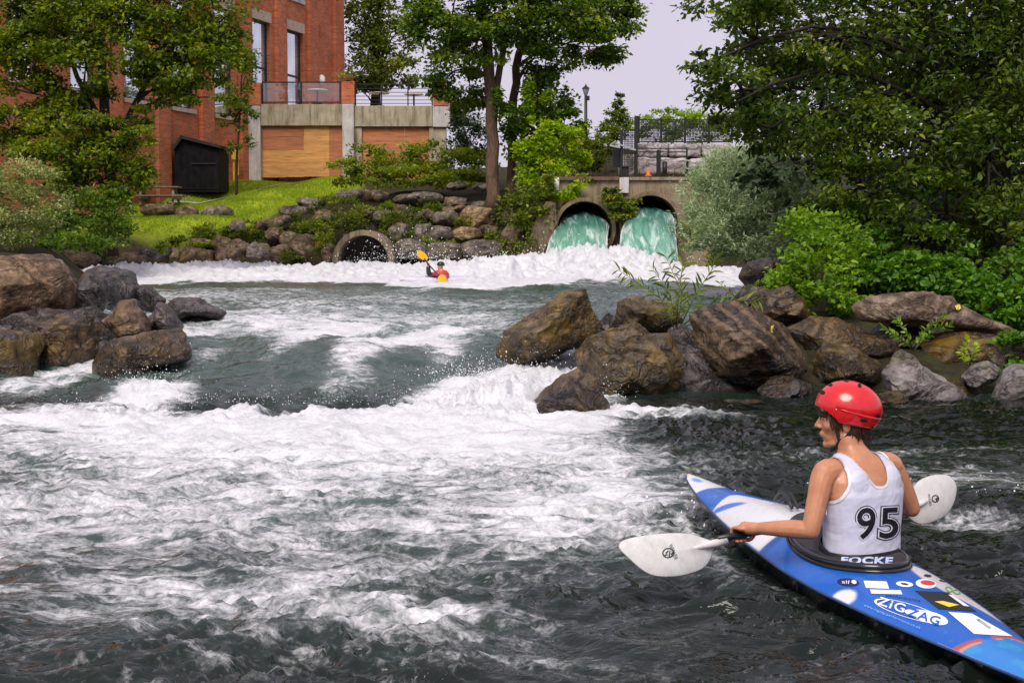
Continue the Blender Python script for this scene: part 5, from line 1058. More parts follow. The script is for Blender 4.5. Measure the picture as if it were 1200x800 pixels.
# ================================================================== KAYAK
KO = Vector((1.445, 5.675, 0)); KF = Vector((-.25, .968, 0)).normalized(); KR = Vector((KF.y, -KF.x, 0))
def KW(s, t, z): return KO + KF * s + KR * t + Vector((0, 0, z))
def prof(tab):
    a = np.array(tab); xs, ys = a[:, 0], a[:, 1]
    g = np.linspace(xs[0], xs[-1], 300); y = np.interp(g, xs, ys)
    for _ in range(2): y[1:-1] = np.convolve(y, np.ones(13) / 13, 'same')[1:-1] * (np.abs(np.arange(1, 299) - 149.5) < 142) + y[1:-1] * (np.abs(np.arange(1, 299) - 149.5) >= 142)
    return lambda s: np.interp(s, g, y)
kw_ = prof([(-1.63, .015), (-1.5, .045), (-1.3, .085), (-1.0, .145), (-.6, .235), (-.2, .292), (.1, .30), (.5, .275), (.9, .215), (1.3, .145), (1.6, .09), (1.78, .05), (1.87, .012)])
ke_ = prof([(-1.63, .03), (-1, .05), (-.5, .075), (0, .10), (.5, .13), (1, .145), (1.5, .17), (1.87, .205)])
kc_ = prof([(-1.63, .04), (-1, .085), (-.5, .14), (-.1, .175), (.3, .235), (.6, .25), (1.0, .225), (1.5, .20), (1.87, .212)])
kb_ = prof([(-1.63, .015), (-1, -.04), (-.5, -.09), (0, -.11), (.6, -.09), (1.2, -.02), (1.6, .07), (1.87, .19)])
NS, NT = 420, 56
ss = np.linspace(-1.63, 1.87, NS); tt_ = np.linspace(-1, 1, NT)
S, T = np.meshgrid(ss, tt_, indexing='ij')
Wd = kw_(S); E = ke_(S); Cc = kc_(S)
Zd = E + (Cc - E) * (1 - np.abs(T) ** 2.4); Td = T * Wd
def kworld(S, T, Z):
    return np.stack([KO.x + KF.x * S + KR.x * T, KO.y + KF.y * S + KR.y * T, Z], -1).reshape(-1, 3)
kay = thing('slalom_kayak', 'blue and white slalom kayak with stickers under the paddler in red helmet', 'kayak', KW(0, 0, 0))
ii = np.arange(NS * NT).reshape(NS, NT); FQ = np.stack([ii[:-1, :-1], ii[1:, :-1], ii[1:, 1:], ii[:-1, 1:]], -1).reshape(-1, 4)
DV = kworld(S, Td, Zd)
s1, t1 = S.ravel(), Td.ravel(); tn = T.ravel(); nn = fbm(np.stack([s1 * 3, t1 * 5, s1 * 0], 1), 4); n2 = fbm(np.stack([s1 * 9, t1 * 14, s1 * 0 + 4], 1), 3)
blue = np.array([.003, .095, .45]); wht = np.array([.64, .64, .67]); col = np.tile(blue, (len(s1), 1))
def paint(mask, c):
    global col
    col = col * (1 - mask[:, None]) + np.array(c) * mask[:, None]
e_ = .008
paint(sst(-.1, .5, nn) * .3, (.008, .15, .58))
# streaks of lighter blue
paint(sst(.1, .4, n2) * .25 * (s1 > .4), (.15, .38, .80))
fw = np.minimum(np.minimum(1.20 + .12 * (t1 + .1) * -3 * 0 - np.abs(t1 + .05) * .6 + nn * .03 - s1, s1 - .34), (.10 - .16 * (s1 - .5)) - t1 + nn * .015)
paint(sst(-e_, e_, fw), wht); paint(sst(.0, .04, fw) * sst(.15, .45, n2) * .5, (.55, .50, .56)); paint(sst(0, .04, fw) * sst(.35, .5, nn) * .6, (.75, .50, .22))
paint(sst(-.01, .01, .035 - np.hypot((s1 - 1.02) * .4, (t1 + .13 + (s1 - 1.02) * .5))), (.03, .14, .6))
paint(sst(-e_, e_, np.minimum(.035 - np.abs(t1 - .17 + .10 * (s1 - .5)), np.minimum(s1 - .15, .8 - s1))), wht)
paint(sst(-e_, e_, s1 - 1.47 - .25 * np.abs(t1) + nn * .02), wht); paint(sst(-.01, .01, .02 - np.hypot((s1 - 1.7) * .35, t1 + .02)), (.1, .25, .65)); paint(sst(-.01, .01, s1 - 1.835), (.80, .55, .18))
paint(sst(-e_, e_, .036 - np.hypot((s1 + .36) * .7, (t1 + .245) * .9) + nn * .03), wht)
rr_ = np.minimum(np.minimum(-.16 - s1, s1 + 1.03), t1 - .14 + .09 * (s1 + .3) - .06 * np.sin((s1 + .2) * 6) + nn * .02)
paint(sst(-e_, e_, rr_), (.62, .58, .60))
st_ = sst(-.01, .01, -.985 - s1 + nn * .03); paint(st_, (.02, .19, .55)); paint(st_ * sst(.05, .3, n2) * .5, (.03, .30, .55))
paint(sst(-.006, .006, .012 - np.abs(s1 + .98 - nn * .03)) * (n2 > -.2), (.45, .06, .03)); paint(sst(-.005, .005, .006 - np.abs(s1 + 1.0 - nn * .03)) * (n2 > 0), (.60, .28, .05))
paint(sst(-e_, e_, -1.30 - s1 + nn * .04), (.015, .12, .50)); paint(sst(-e_, e_, -1.42 - s1 + nn * .03), wht)
paint(sst(-.01, .02, np.abs(tn) - .972) * (s1 < -.9) * (tn < 0), (.60, .36, .05)); paint(sst(-.01, .02, np.abs(tn) - .975) * ((s1 > -.9) | (tn > 0)) * .7, (.02, .06, .2))
paint(sst(.35, .7, fbm(np.stack([s1 * 22, t1 * 40, s1 * 0 + 9], 1), 3)) * .3, (.40, .44, .55))
me = mesh_np('deck', DV, FQ); cattr(me, 'paint', np.concatenate([col, np.ones((len(col), 1))], 1))
m, n, b, o_ = newmat('kayak_deck_paint'); n.links.new(N(n, 'ShaderNodeAttribute', attribute_name='paint').outputs['Color'], b.inputs['Base Color'])
v = coords(n); f = nz(n, v, 30, 5, .7); n.links.new(ramp(n, f, [(.3, .22), (.7, .42)]), b.inputs['Roughness']); b.inputs['Coat Weight'].default_value = .12; b.inputs['Coat Roughness'].default_value = .1; bump(n, b, f, .12, .004)
deck = obj('deck', me, m, kay)
# hull below the seam
q = np.linspace(-1, 1, 33); S2, Q = np.meshgrid(ss[::3], q, indexing='ij'); W2 = kw_(S2); E2 = ke_(S2); B2 = kb_(S2)
Zh = B2 + (E2 - .006 - B2) * np.abs(Q) ** 2.6
HV = kworld(S2, Q * W2 * .998, Zh); jj = np.arange(S2.size).reshape(S2.shape); FH = np.stack([jj[:-1, :-1], jj[:-1, 1:], jj[1:, 1:], jj[1:, :-1]], -1).reshape(-1, 4)
onp('hull', HV, FH, plain('kayak_hull_black', (.012, .013, .014), .18, .4, 5, .6), kay)
for sg in (-1, 1):
    pts = [KW(s, sg * float(kw_(s)), float(ke_(s)) - .003) for s in np.linspace(-1.6, 1.86, 90)]; mb = MB(); mb.tube(pts, .006, 6); mb.build('seam', plain('kayak_seam', (.02, .05, .14), .4) if sg < 0 else bpy.data.materials['kayak_seam'], kay, True)
# cockpit rim
RC, RA, RB = .075, .345, .20
def rim_pt(a, k=1.0, dz=0):
    s = RC + RA * k * math.cos(a); t = RB * k * math.sin(a); wd = float(kw_(s)); u = min(abs(t) / wd, 1)
    return KW(s, t, float(ke_(s)) + (float(kc_(s)) - float(ke_(s))) * (1 - u ** 2.4) + dz)
MAT_NEO = plain('neoprene_black', (.012, .012, .014), .42, .4, 20, .5, 0, .3, 120)
MAT_RIM = plain('rim_black_wet', (.010, .010, .011), .2, .3, 9, .6)
mb = MB(); mb.tube([rim_pt(2 * math.pi * k / 64, 1.0, .016) for k in range(65)], .017, 8, False); mb.build('cockpit_rim', MAT_RIM, kay, True)
mb = MB(); mb.tube([rim_pt(2 * math.pi * k / 64, 1.06, .004) for k in range(65)], .010, 8, False); mb.build('cockpit_lip', MAT_RIM, kay, True)
# deck raycast for the stickers
def bvh_of(V, F): return BVHTree.FromPolygons([tuple(map(float, q)) for q in V], [tuple(map(int, q)) for q in F])
deck_bvh = bvh_of(DV, FQ); CAMV = Vector((0, 0, CAM_H))
def hit(bvh, px, py, off=.002):
    d = (P(px, py, 5) - CAMV).normalized(); r = bvh.ray_cast(CAMV, d)
    if r[0] is None: return None
    nr = r[1] if r[1].dot(d) < 0 else -r[1]; return r[0] + nr * off
def refine(V, F, mx_):
    bm = bmesh.new(); vs = [bm.verts.new((a, c, 0)) for a, c in V]
    for f in F:
        try: bm.faces.new([vs[i] for i in f])
        except ValueError: pass
    bmesh.ops.remove_doubles(bm, verts=bm.verts, dist=1e-4); bmesh.ops.triangulate(bm, faces=bm.faces)
    for _ in range(5):
        es = [e for e in bm.edges if e.calc_length() > mx_]
        if not es: break
        bmesh.ops.subdivide_edges(bm, edges=es, cuts=1); bmesh.ops.triangulate(bm, faces=bm.faces)
    bm.verts.index_update(); V2 = [(v.co.x, v.co.y) for v in bm.verts]; F2 = [tuple(q.index for q in f.verts) for f in bm.faces]; bm.free(); return V2, F2
def project(name, V2, F2, mapf, bvh, mat, parent, off=.002):
    V = []; ok = []
    for a, c in V2:
        h = hit(bvh, *mapf(a, c), off); V.append(tuple(h) if h else (0, 0, 0)); ok.append(h is not None)
    F = [f for f in F2 if all(ok[i] for i in f)]; me_ = bpy.data.meshes.new(name); me_.from_pydata(V, [], F); me_.update(); return obj(name, me_, mat, parent)
def quadmap(c):   # unit square -> photograph quad (tl, tr, br, bl)
    def f(u, v): 
        a = (c[0][0] * (1 - u) + c[1][0] * u, c[0][1] * (1 - u) + c[1][1] * u); d = (c[3][0] * (1 - u) + c[2][0] * u, c[3][1] * (1 - u) + c[2][1] * u); return a[0] * (1 - v) + d[0] * v, a[1] * (1 - v) + d[1] * v
    return f
def gridq(k=6): return [(i / k, j / k) for j in range(k + 1) for i in range(k + 1)], [(j * (k + 1) + i, j * (k + 1) + i + 1, (j + 1) * (k + 1) + i + 1, (j + 1) * (k + 1) + i) for j in range(k) for i in range(k)]
def disc(k=28, r0=0):
    if r0: return [(.5 + .5 * r * math.cos(2 * math.pi * i / k), .5 + .5 * r * math.sin(2 * math.pi * i / k)) for r in (r0, 1) for i in range(k)], [(i, (i + 1) % k, k + (i + 1) % k, k + i) for i in range(k)]
    V = [(.5, .5)] + [(.5 + .5 * r * math.cos(2 * math.pi * i / k), .5 + .5 * r * math.sin(2 * math.pi * i / k)) for r in (.5, 1) for i in range(k)]
    return V, [(0, 1 + i, 1 + (i + 1) % k) for i in range(k)] + [(1 + i, 1 + k + i, 1 + k + (i + 1) % k, 1 + (i + 1) % k) for i in range(k)]
def text2d(txt, bold=0.0):
    cu_ = bpy.data.curves.new('t', 'FONT'); cu_.body = txt; cu_.size = 1; cu_.offset = bold; cu_.space_character = 1.12; cu_.resolution_u = 4; ob = bpy.data.objects.new('t', cu_); link(ob)
    dg = bpy.context.evaluated_depsgraph_get(); me_ = ob.evaluated_get(dg).to_mesh(); V = np.array([v.co[:2] for v in me_.vertices]); F = [tuple(p.vertices) for p in me_.polygons]
    ob.evaluated_get(dg).to_mesh_clear(); bpy.data.objects.remove(ob); bpy.data.curves.remove(cu_)
    return V, F
def text_on(name, txt, quad, bvh, mat, parent, off=.003, bold=0.0, ref=None, shear=0):
    V, F = text2d(txt, bold); R_ = text2d(txt, 0)[0] if ref is None else ref; lo, hi = R_.min(0), R_.max(0)
    V = V + np.stack([shear * V[:, 1], V[:, 1] * 0], 1)
    U = np.stack([(V[:, 0] - lo[0]) / (hi[0] - lo[0]), 1 - (V[:, 1] - lo[1]) / (hi[1] - lo[1])], 1); V2, F2 = refine(U, F, .09)
    return project(name, V2, F2, quadmap(quad), bvh, mat, parent, off)
SW = plain('sticker_white', (.80, .80, .82), .4, .05); SB = plain('sticker_navy', (.008, .012, .09), .4, .1); SK = plain('sticker_black', (.012, .012, .02), .4, .2); SR = plain('sticker_red', (.60, .03, .04), .4, .1); SY_ = plain('sticker_yellow', (.75, .60, .05), .4, .1); SBL = plain('sticker_blue', (.008, .10, .48), .4, .05); SG = plain('sticker_green', (.15, .35, .08), .4)
def box4(x, y, wd, ht, sk=0): return [(x - wd / 2 - sk, y - ht / 2), (x + wd / 2 - sk, y - ht / 2 + 1), (x + wd / 2 + sk, y + ht / 2 + 1), (x - wd / 2 + sk, y + ht / 2)]
D = disc(); GQ = gridq()
def sticker(name, shp, quad, mat, off=.002): return project(name, *shp, quadmap(quad), deck_bvh, mat, kay, off)
sticker('round_sticker', D, box4(994, 681.6, 26, 9, 1), SB); sticker('round_sticker', D, box4(1001, 681.6, 6, 4.5), SW, .003); text_on('sticker_text', 'alf', box4(991.5, 681.6, 9, 4), deck_bvh, SW, kay, .003)
sticker('label_sticker', GQ, box4(1027, 684.6, 27, 8.5, 1.5), SW); sticker('label_sticker', GQ, box4(1038.5, 693, 36, 4.8, 1), SW)
sticker('round_sticker', D, box4(1060, 684, 20, 6.5, 1), SW); sticker('round_sticker', D, box4(1060, 684, 9, 2.5, 1), SK, .003)
sticker('round_sticker', D, box4(1085, 683.5, 24, 11, 1), SW); sticker('round_sticker', D, box4(1087, 682.6, 17, 6, 1), SR, .003)
sticker('round_sticker', D, box4(1087, 674, 9, 3), SK); sticker('round_sticker', D, box4(1107, 680, 13, 3, 1), SK); 
sticker('ring_sticker', disc(28, .6), box4(1112, 690, 9, 7, 1), SG); sticker('ring_sticker', disc(28, .6), box4(1121, 693, 9, 6, 1), SG)
sticker('square_sticker', GQ, [(1072, 692), (1111, 694), (1145, 716.7), (1100, 713.4)], SK); sticker('square_sticker', GQ, [(1095, 705), (1105, 704.5), (1124, 709), (1112, 711.5)], SY_, .003); sticker('square_sticker', GQ, [(1111, 697), (1116, 697.5), (1136, 711), (1129, 710)], SW, .003)
sticker('name_sticker', GQ, [(1111, 717), (1139, 719), (1186.6, 745.5), (1141.5, 742.7)], SW)
text_on('signature', 'Jmmml Innnnn', [(1136, 720.5), (1139, 719.5), (1170, 741.5), (1166, 743)], deck_bvh, SK, kay, .003)
EL = [(1026, 696), (1103, 718), (1109, 737), (1023, 712)]
sticker('logo_outline', disc(48, .93), EL, SW); sticker('logo_field', D, [(1058, 711), (1110, 719.5), (1112, 737), (1062, 722)], SW)
text_on('logo_text', 'ZiG', [(1032, 699.5), (1062, 709), (1058.5, 718.5), (1028, 708)], deck_bvh, SW, kay, .0035, .012); text_on('logo_text', 'ZAG', [(1067, 713), (1103, 724), (1099.5, 733), (1063, 721)], deck_bvh, SBL, kay, .0045, .015)
text_on('web_address', 'www.zigzag-performance.co.uk', [(1013.5, 707.5), (1079.5, 734.5), (1078, 738), (1012, 711)], deck_bvh, plain('print_pale_blue', (.25, .45, .8), .4), kay)
text_on('maker_script', 'performance', [(1040, 695.5), (1079, 702), (1078, 706.5), (1038, 699.5)], deck_bvh, SK, kay)
# grab loop on the front deck
mb = MB(); a = hit(deck_bvh, 908, 590, .02); c = hit(deck_bvh, 928, 600, .02); mid = (a + c) / 2 + Vector((0, 0, .05)); mb.tube([a, a.lerp(mid, .6) + Vector((0, 0, .02)), mid, c.lerp(mid, .5) + Vector((0, 0, .012)), c], .009, 6); mb.tube([a + KR * .03, mid + KR * .035, c + KR * .03], .008, 6); mb.build('grab_loop', MAT_NEO, kay, True)

# ================================================================== FIGURES
def remesh(mb, voxel, smooth=4, name='body'):
    me_ = bpy.data.meshes.new('tmp'); me_.from_pydata(mb.v, [], mb.f); me_.update(); ob = bpy.data.objects.new('tmp', me_); link(ob)
    r = ob.modifiers.new('r', 'REMESH'); r.mode = 'VOXEL'; r.voxel_size = voxel; r.adaptivity = 0
    s = ob.modifiers.new('s', 'SMOOTH'); s.factor = .5; s.iterations = smooth
    dg = bpy.context.evaluated_depsgraph_get(); dg.update(); ev = ob.evaluated_get(dg); m2 = ev.to_mesh(); m2.calc_loop_triangles()
    V = np.array([v.co[:] for v in m2.vertices], np.float32); F = np.array([t.vertices[:] for t in m2.loop_triangles], np.int32); ev.to_mesh_clear(); bpy.data.objects.remove(ob); return V, F
def vnormals(V, F):
    a = V[F[:, 1]] - V[F[:, 0]]; c = V[F[:, 2]] - V[F[:, 0]]; fn_ = np.cross(a, c); nr = np.zeros_like(V)
    for k in range(3): np.add.at(nr, F[:, k], fn_)
    return nr / (np.linalg.norm(nr, axis=1)[:, None] + 1e-12)
def clip(V, F, g):
    """keep the part of a triangle mesh where g > 0, cut cleanly"""
    V = list(map(tuple, V)); out = []; cache = {}
    def cut(i, j):
        k = (min(i, j), max(i, j))
        if k not in cache: t = g[i] / (g[i] - g[j]); a, c = V[i], V[j]; V.append(tuple(a[q] + (c[q] - a[q]) * t for q in range(3))); cache[k] = len(V) - 1
        return cache[k]
    for f in F:
        ins = [g[i] > 0 for i in f]; k = sum(ins)
        if k == 3: out.append(tuple(f))
        elif k == 1:
            i = ins.index(True); a, b_, c = f[i], f[(i + 1) % 3], f[(i + 2) % 3]; out.append((a, cut(a, b_), cut(a, c)))
        elif k == 2:
            i = ins.index(False); a, b_, c = f[i], f[(i + 1) % 3], f[(i + 2) % 3]; p, r = cut(a, b_), cut(a, c); out += [(p, b_, c), (p, c, r)]
    used = sorted({i for f in out for i in f}); mp = {u: i for i, u in enumerate(used)}
    return np.array([V[u] for u in used], np.float32), np.array([[mp[i] for i in f] for f in out], np.int32)
def loft(mb, secs, n=28, p=2.5):
    """secs: (cx, cy, z, a, b) superellipse rings"""
    base = len(mb.v)
    for cx, cy, z, a, b_ in secs:
        for k in range(n):
            t = 2 * math.pi * k / n; c, s = math.cos(t), math.sin(t); mb.v.append((cx + a * math.copysign(abs(c) ** (2 / p), c), cy + b_ * math.copysign(abs(s) ** (2 / p), s), z))
    for i in range(len(secs) - 1):
        for k in range(n): q = base + i * n + k; r = base + i * n + (k + 1) % n; mb.f.append((q, r, r + n, q + n))
    mb.f.append(tuple(base + k for k in range(n))[::-1]); e = base + (len(secs) - 1) * n; mb.f.append(tuple(e + k for k in range(n))); return mb
def dtube(mb, pts, rad, n=12, sub=4):
    """smooth tube through points with rounded ends"""
    pts = [Vector(p) for p in pts]; out = []; rr = []
    for i in range(len(pts) - 1):
        p0, p1, p2_, p3 = pts[max(i - 1, 0)], pts[i], pts[i + 1], pts[min(i + 2, len(pts) - 1)]
        for k in range(sub):
            t = k / sub; out.append(.5 * ((2 * p1) + (p2_ - p0) * t + (2 * p0 - 5 * p1 + 4 * p2_ - p3) * t * t + (3 * p1 - p0 - 3 * p2_ + p3) * t ** 3)); rr.append(rad[i] * (1 - t) + rad[i + 1] * t)
    out.append(pts[-1]); rr.append(rad[-1]); mb.tube(out, rr, n)
    for p, r in ((out[0], rr[0]), (out[-1], rr[-1])): mb.ell(p, (r, r, r), None, 10, 8)
def skinmat(name, col, red):
    m, n, b, o = newmat(name); v = coords(n); f = nz(n, v, 14, 5); n.links.new(ramp(n, f, [(.3, col), (.7, red)]), b.inputs['Base Color']); n.links.new(ramp(n, nz(n, v, 30, 5, .7), [(.35, .30), (.65, .60)]), b.inputs['Roughness']); b.inputs['Specular IOR Level'].default_value = .45
    b.inputs['Subsurface Weight'].default_value = .12; b.inputs['Subsurface Radius'].default_value = (.01, .004, .002); bump(n, b, mth(n, 'ADD', nz(n, v, 160, 3), mth(n, 'MULTIPLY', nz(n, v, 35, 4), 1.5)), .22, .003); return m
SKIN = skinmat('skin_tanned', (.42, .175, .09), (.55, .255, .145))
YAW = R(32); TR = Vector((math.cos(YAW), math.sin(YAW), 0)); TF = Vector((-math.sin(YAW), math.cos(YAW), 0)); T0 = Vector((1.465, 5.68, 0))
def L2W(p): return T0 + TR * p[0] + TF * p[1] + Vector((0, 0, p[2]))
def W2L(p): q = Vector(p) - T0; return Vector((q.dot(TR), q.dot(TF), q.z))
mb = MB()
loft(mb, [(.012, 0, .03, .178, .12), (.012, 0, .12, .178, .117), (.012, .0, .20, .170, .106), (.014, .004, .28, .172, .108), (.017, .012, .36, .184, .116), (.02, .02, .43, .196, .119), (.022, .03, .49, .194, .110), (.024, .036, .535, .172, .088), (.022, .044, .568, .115, .068), (.016, .055, .597, .068, .058), (.008, .075, .628, .054, .056), (.004, .092, .67, .052, .056)])
for sg in (-1, 1):   # shoulder blades, traps, chest
    mb.ell((.022 + sg * .085, -.045, .455), (.062, .040, .085), Matrix.Rotation(sg * .25, 3, 'Y')); mb.ell((.02 + sg * .09, .02, .548), (.080, .042, .026), Matrix.Rotation(sg * .36, 3, 'Y')); mb.ell((.02 + sg * .08, .10, .44), (.075, .04, .06))
# arms
SLh, ELb, WRi = (-.172, .034, .525), (-.272, .012, .297), (-.358, .252, .274)
dtube(mb, [(-.10, .03, .53), SLh, (-.224, .022, .43), ELb], [.045, .055, .045, .037]); mb.ell((-.182, .032, .518), (.050, .052, .054)); dtube(mb, [ELb, (-.296, .085, .294), (-.335, .18, .284), WRi], [.036, .040, .031, .0235])
SRh, ERb, WRr = (.212, .044, .525), (.352, .035, .322), (.425, .262, .287)
dtube(mb, [(.14, .035, .53), SRh, (.285, .035, .43), ERb], [.045, .055, .045, .037]); mb.ell((.222, .04, .518), (.050, .052, .054)); dtube(mb, [ERb, (.372, .11, .315), (.41, .19, .297), WRr], [.036, .040, .031, .0235])
# hands round the shaft
SHY, SHZ = .335, .252
def shaft_z(x): return .240 + .02 * x
for hx, wr, inn in ((-.362, WRi, 1), (.428, WRr, -1)):
    z0 = shaft_z(hx); dtube(mb, [wr, (hx, .285, z0 + .036), (hx, .315, z0 + .038)], [.027, .028, .024]); mb.ell((hx, .305, z0 + .034), (.043, .032, .017), Matrix.Rotation(-.15, 3, 'X'))
    for k in range(4):
        fx = hx + (k - 1.5) * .0215 * inn; ln = (.95, 1.05, 1.0, .82)[::-1][k]; r = .0092 - .0006 * abs(k - 1.2)
        dtube(mb, [(fx, .318, z0 + .034), (fx, .338 + .016 * ln, z0 + .029), (fx + .001, .350 + .012 * ln, z0 - .002), (fx + .002, .340, z0 - .025 * ln), (fx + .002, .322, z0 - .024)], [r * 1.08, r * 1.05, r, r * .95, r * .8], 8, 3)
    dtube(mb, [(hx + inn * .036, .296, z0 + .022), (hx + inn * .052, .315, z0 - .004), (hx + inn * .046, .332, z0 - .026), (hx + inn * .034, .345, z0 - .027)], [.0125, .0115, .010, .0085], 8, 3)
# head, turned to the left
HC_ = W2L(Vector((1.416, 5.785, .730))); fdw = Vector((-.975, .20, -.03)).normalized(); fd = Vector((fdw.dot(TR), fdw.dot(TF), fdw.z)); hup = Vector((0, 0, 1)); hsd = fd.cross(hup).normalized(); hup = hsd.cross(fd).normalized()
HR = Matrix((hsd, fd, hup)).transposed()     # head axes: x right side, y face, z up
def HP(x, y, z): return HC_ + hsd * x + fd * y + hup * z
def hell(x, y, z, rx, ry, rz, tilt=0): mb.ell(HP(x, y, z), (rx, ry, rz), HR @ Matrix.Rotation(tilt, 3, 'X'), 20, 14)
hell(0, -.008, .028, .074, .096, .092); hell(0, .030, -.020, .060, .068, .078); hell(0, .042, -.070, .044, .050, .048); hell(0, .072, -.108, .022, .020, .018); hell(0, .030, -.095, .048, .055, .028, -.3)
hell(0, .084, .022, .038, .012, .012); hell(0, .078, .05, .045, .02, .04)
for sg in (-1, 1): hell(sg * .034, .066, -.028, .024, .022, .022); hell(sg * .076, -.008, -.02, .010, .020, .032)
dtube(mb, [HP(0, .094, .012), HP(0, .106, -.010), HP(0, .117, -.029)], [.007, .008, .0095], 10); 
for sg in (-1, 1): hell(sg * .010, .103, -.034, .008, .010, .007)
hell(0, .094, -.058, .020, .0105, .0062); hell(0, .092, -.070, .018, .0105, .0068); hell(0, .084, -.066, .026, .014, .018)
dtube(mb, [(.008, .080, .62), (.004, .100, .68), HC_ - hup * .05 - fd * .02], [.056, .054, .056], 14)
BV, BF = remesh(mb, .0042, 5)
BW = np.array([L2W(q)[:] for q in BV], np.float32)
person = obj('person', mesh_np('person', BW - np.array(T0[:], np.float32), BF), SKIN); person.location = T0
tag(person, 'person in red helmet and white race vest sitting in the blue kayak', 'person')
BN = vnormals(BV, BF)
# race vest cut from the body surface
x, y, z = BV[:, 0] - .018, BV[:, 1], BV[:, 2]; back = y < .04
zn = np.where(back, .468 + np.clip(np.abs(x) / .083, 0, 3) ** 3.2 * .125, .47 + np.clip(np.abs(x) / .083, 0, 3) ** 3 * .13)
xa = .136 + .078 * np.clip((.535 - z) / .15, 0, 2) ** 1.7
gv = np.minimum(np.minimum(zn - z, xa - np.abs(x)), z - .168)
gv = np.where(z < .36, np.minimum(.205 - np.abs(x), z - .168), gv)
wr_ = fbm(np.stack([BV[:, 0] * 9 + BV[:, 2] * 6, BV[:, 1] * 6, BV[:, 2] * 16 - BV[:, 0] * 8], 1), 3); wr2 = np.abs(noise3(np.stack([BV[:, 0] * 14 + BV[:, 2] * 11, BV[:, 1] * 7, BV[:, 2] * 7], 1)))
VB = BV + BN * (.0075 + .004 * wr_ + .003 * (1 - wr2) * sst(.44, .2, z))[:, None]
VB[:, 2] += 0
def fabricmat(name, col, rough=.55):
    m, n, b, o = newmat(name); v = coords(n); f = nz(n, v, 9, 5); n.links.new(ramp(n, f, [(.3, [q * .9 for q in col]), (.7, col)]), b.inputs['Base Color']); b.inputs['Roughness'].default_value = rough; b.inputs['Sheen Weight'].default_value = .15
    h = mth(n, 'ADD', nz(n, coords(n, 'Object', (1, 1, .6)), 22, 4, .5, .8), mth(n, 'MULTIPLY', nz(n, v, 400, 2), .08)); bump(n, b, h, .35, .008); return m
VEST = fabricmat('vest_white_lycra', (.58, .58, .71), .38); TRIM = fabricmat('vest_trim_white', (.70, .70, .73))
gT = np.minimum(np.minimum(zn - z, xa - np.abs(x)), 1); gT = np.where(z < .36, 1, gT)
V1, F1 = clip(VB, BF, gv); V1w = np.array([L2W(q)[:] for q in V1], np.float32)
vest = onp('race_vest', V1w, F1, VEST, person); sm = vest.modifiers.new('solid', 'SOLIDIFY'); sm.thickness = .003; sm.offset = -1
V2_, F2_ = clip(BV + BN * .0105, BF, np.minimum(gv, .011 - gT)); V2w = np.array([L2W(q)[:] for q in V2_], np.float32)
tr_ = onp('trim', V2w, F2_, TRIM, vest)
vest_bvh = bvh_of(V1w, F1)
NK = plain('print_black', (.006, .006, .012), .5, .1); NW = plain('print_pale', (.62, .62, .70), .5, .05)
for dg_, qd in (('9', [(1005, 595.5), (1025, 594.5), (1024, 630), (1003.5, 631)]), ('5', [(1032, 595.5), (1052, 594.5), (1050.5, 629), (1030, 630)])):
    ref = text2d(dg_, 0)[0]
    for bold, mt, off in ((.062, NK, .0022), (.040, NW, .0034), (.014, NK, .0046)): text_on('race_number', dg_, qd, vest_bvh, mt, vest, off, bold, ref)
# spray skirt: tunnel round the waist and sheet to the rim
SKm = []; nA = 64
for k in range(nA):
    a = 2 * math.pi * k / nA; loc = Vector((.178 * math.copysign(abs(math.sin(a)) ** .8, math.sin(a)), .126 * math.copysign(abs(math.cos(a)) ** .8, math.cos(a)), 0))
    wv_ = L2W((loc.x, loc.y, 0)); rel = wv_ - T0; an = math.atan2(rel.dot(KR) / RB, rel.dot(KF) / RA * 1.15)
    SKm.append((wv_, an))
def deck_z(s, t):
    u = min(abs(t) / float(kw_(s)), 1); b_ = .045 * math.exp(-((s - .30) / .16) ** 2 - (t / .15) ** 2)
    return float(ke_(s)) + (float(kc_(s)) - float(ke_(s))) * (1 - u ** 2.4) + b_
rings = []
for zz, gr in ((.205, 1.0), (.19, 1.015), (.165, 1.03), (.135, 1.05), (.150, 1.10)): pass
ringsV = []
for j, (mode, q) in enumerate((('w', (.200, .985)), ('w', (.192, 1.0)), ('w', (.175, 1.02)), ('w', (.155, 1.05)), ('m', .14), ('m', .28), ('m', .42), ('m', .56), ('m', .7), ('m', .85), ('r', 0))):
    for k, (wv_, an) in enumerate(SKm):
        c = L2W((0, 0, 0)); rp_ = rim_pt(an, 1.0, .028); fr = max(0, (wv_ - T0).dot(TF) / .13)
        def wp(zz, g): d = (wv_ - c) * g; return Vector((c.x + d.x, c.y + d.y, zz + .05 * max(0, fr)))
        if mode == 'w': p = wp(*q)
        elif mode == 'm': a0 = wp(.155, 1.06); a0.z = max(a0.z, rp_.z + .01) ; p = a0.lerp(rp_, q); p.z = a0.z * (1 - q) ** 1.5 + rp_.z * (1 - (1 - q) ** 1.5) + .003 * math.sin(k * .9); rel = p - KO; p.z = max(p.z, deck_z(rel.dot(KF), rel.dot(KR)) + .02)
        else: p = rp_
        ringsV.append(tuple(p))
FS = [(j * nA + k, j * nA + (k + 1) % nA, (j + 1) * nA + (k + 1) % nA, (j + 1) * nA + k) for j in range(10) for k in range(nA)]
skt = onp('spray_skirt', ringsV, np.array(FS), MAT_NEO, person); sbv = bvh_of(ringsV, FS)
text_on('skirt_lettering', 'FOCKE', [(987, 652.5), (1046, 653.5), (1045, 661), (986, 660.5)], sbv, plain('lettering_pale_blue', (.45, .52, .72), .5), skt, .003, .045)
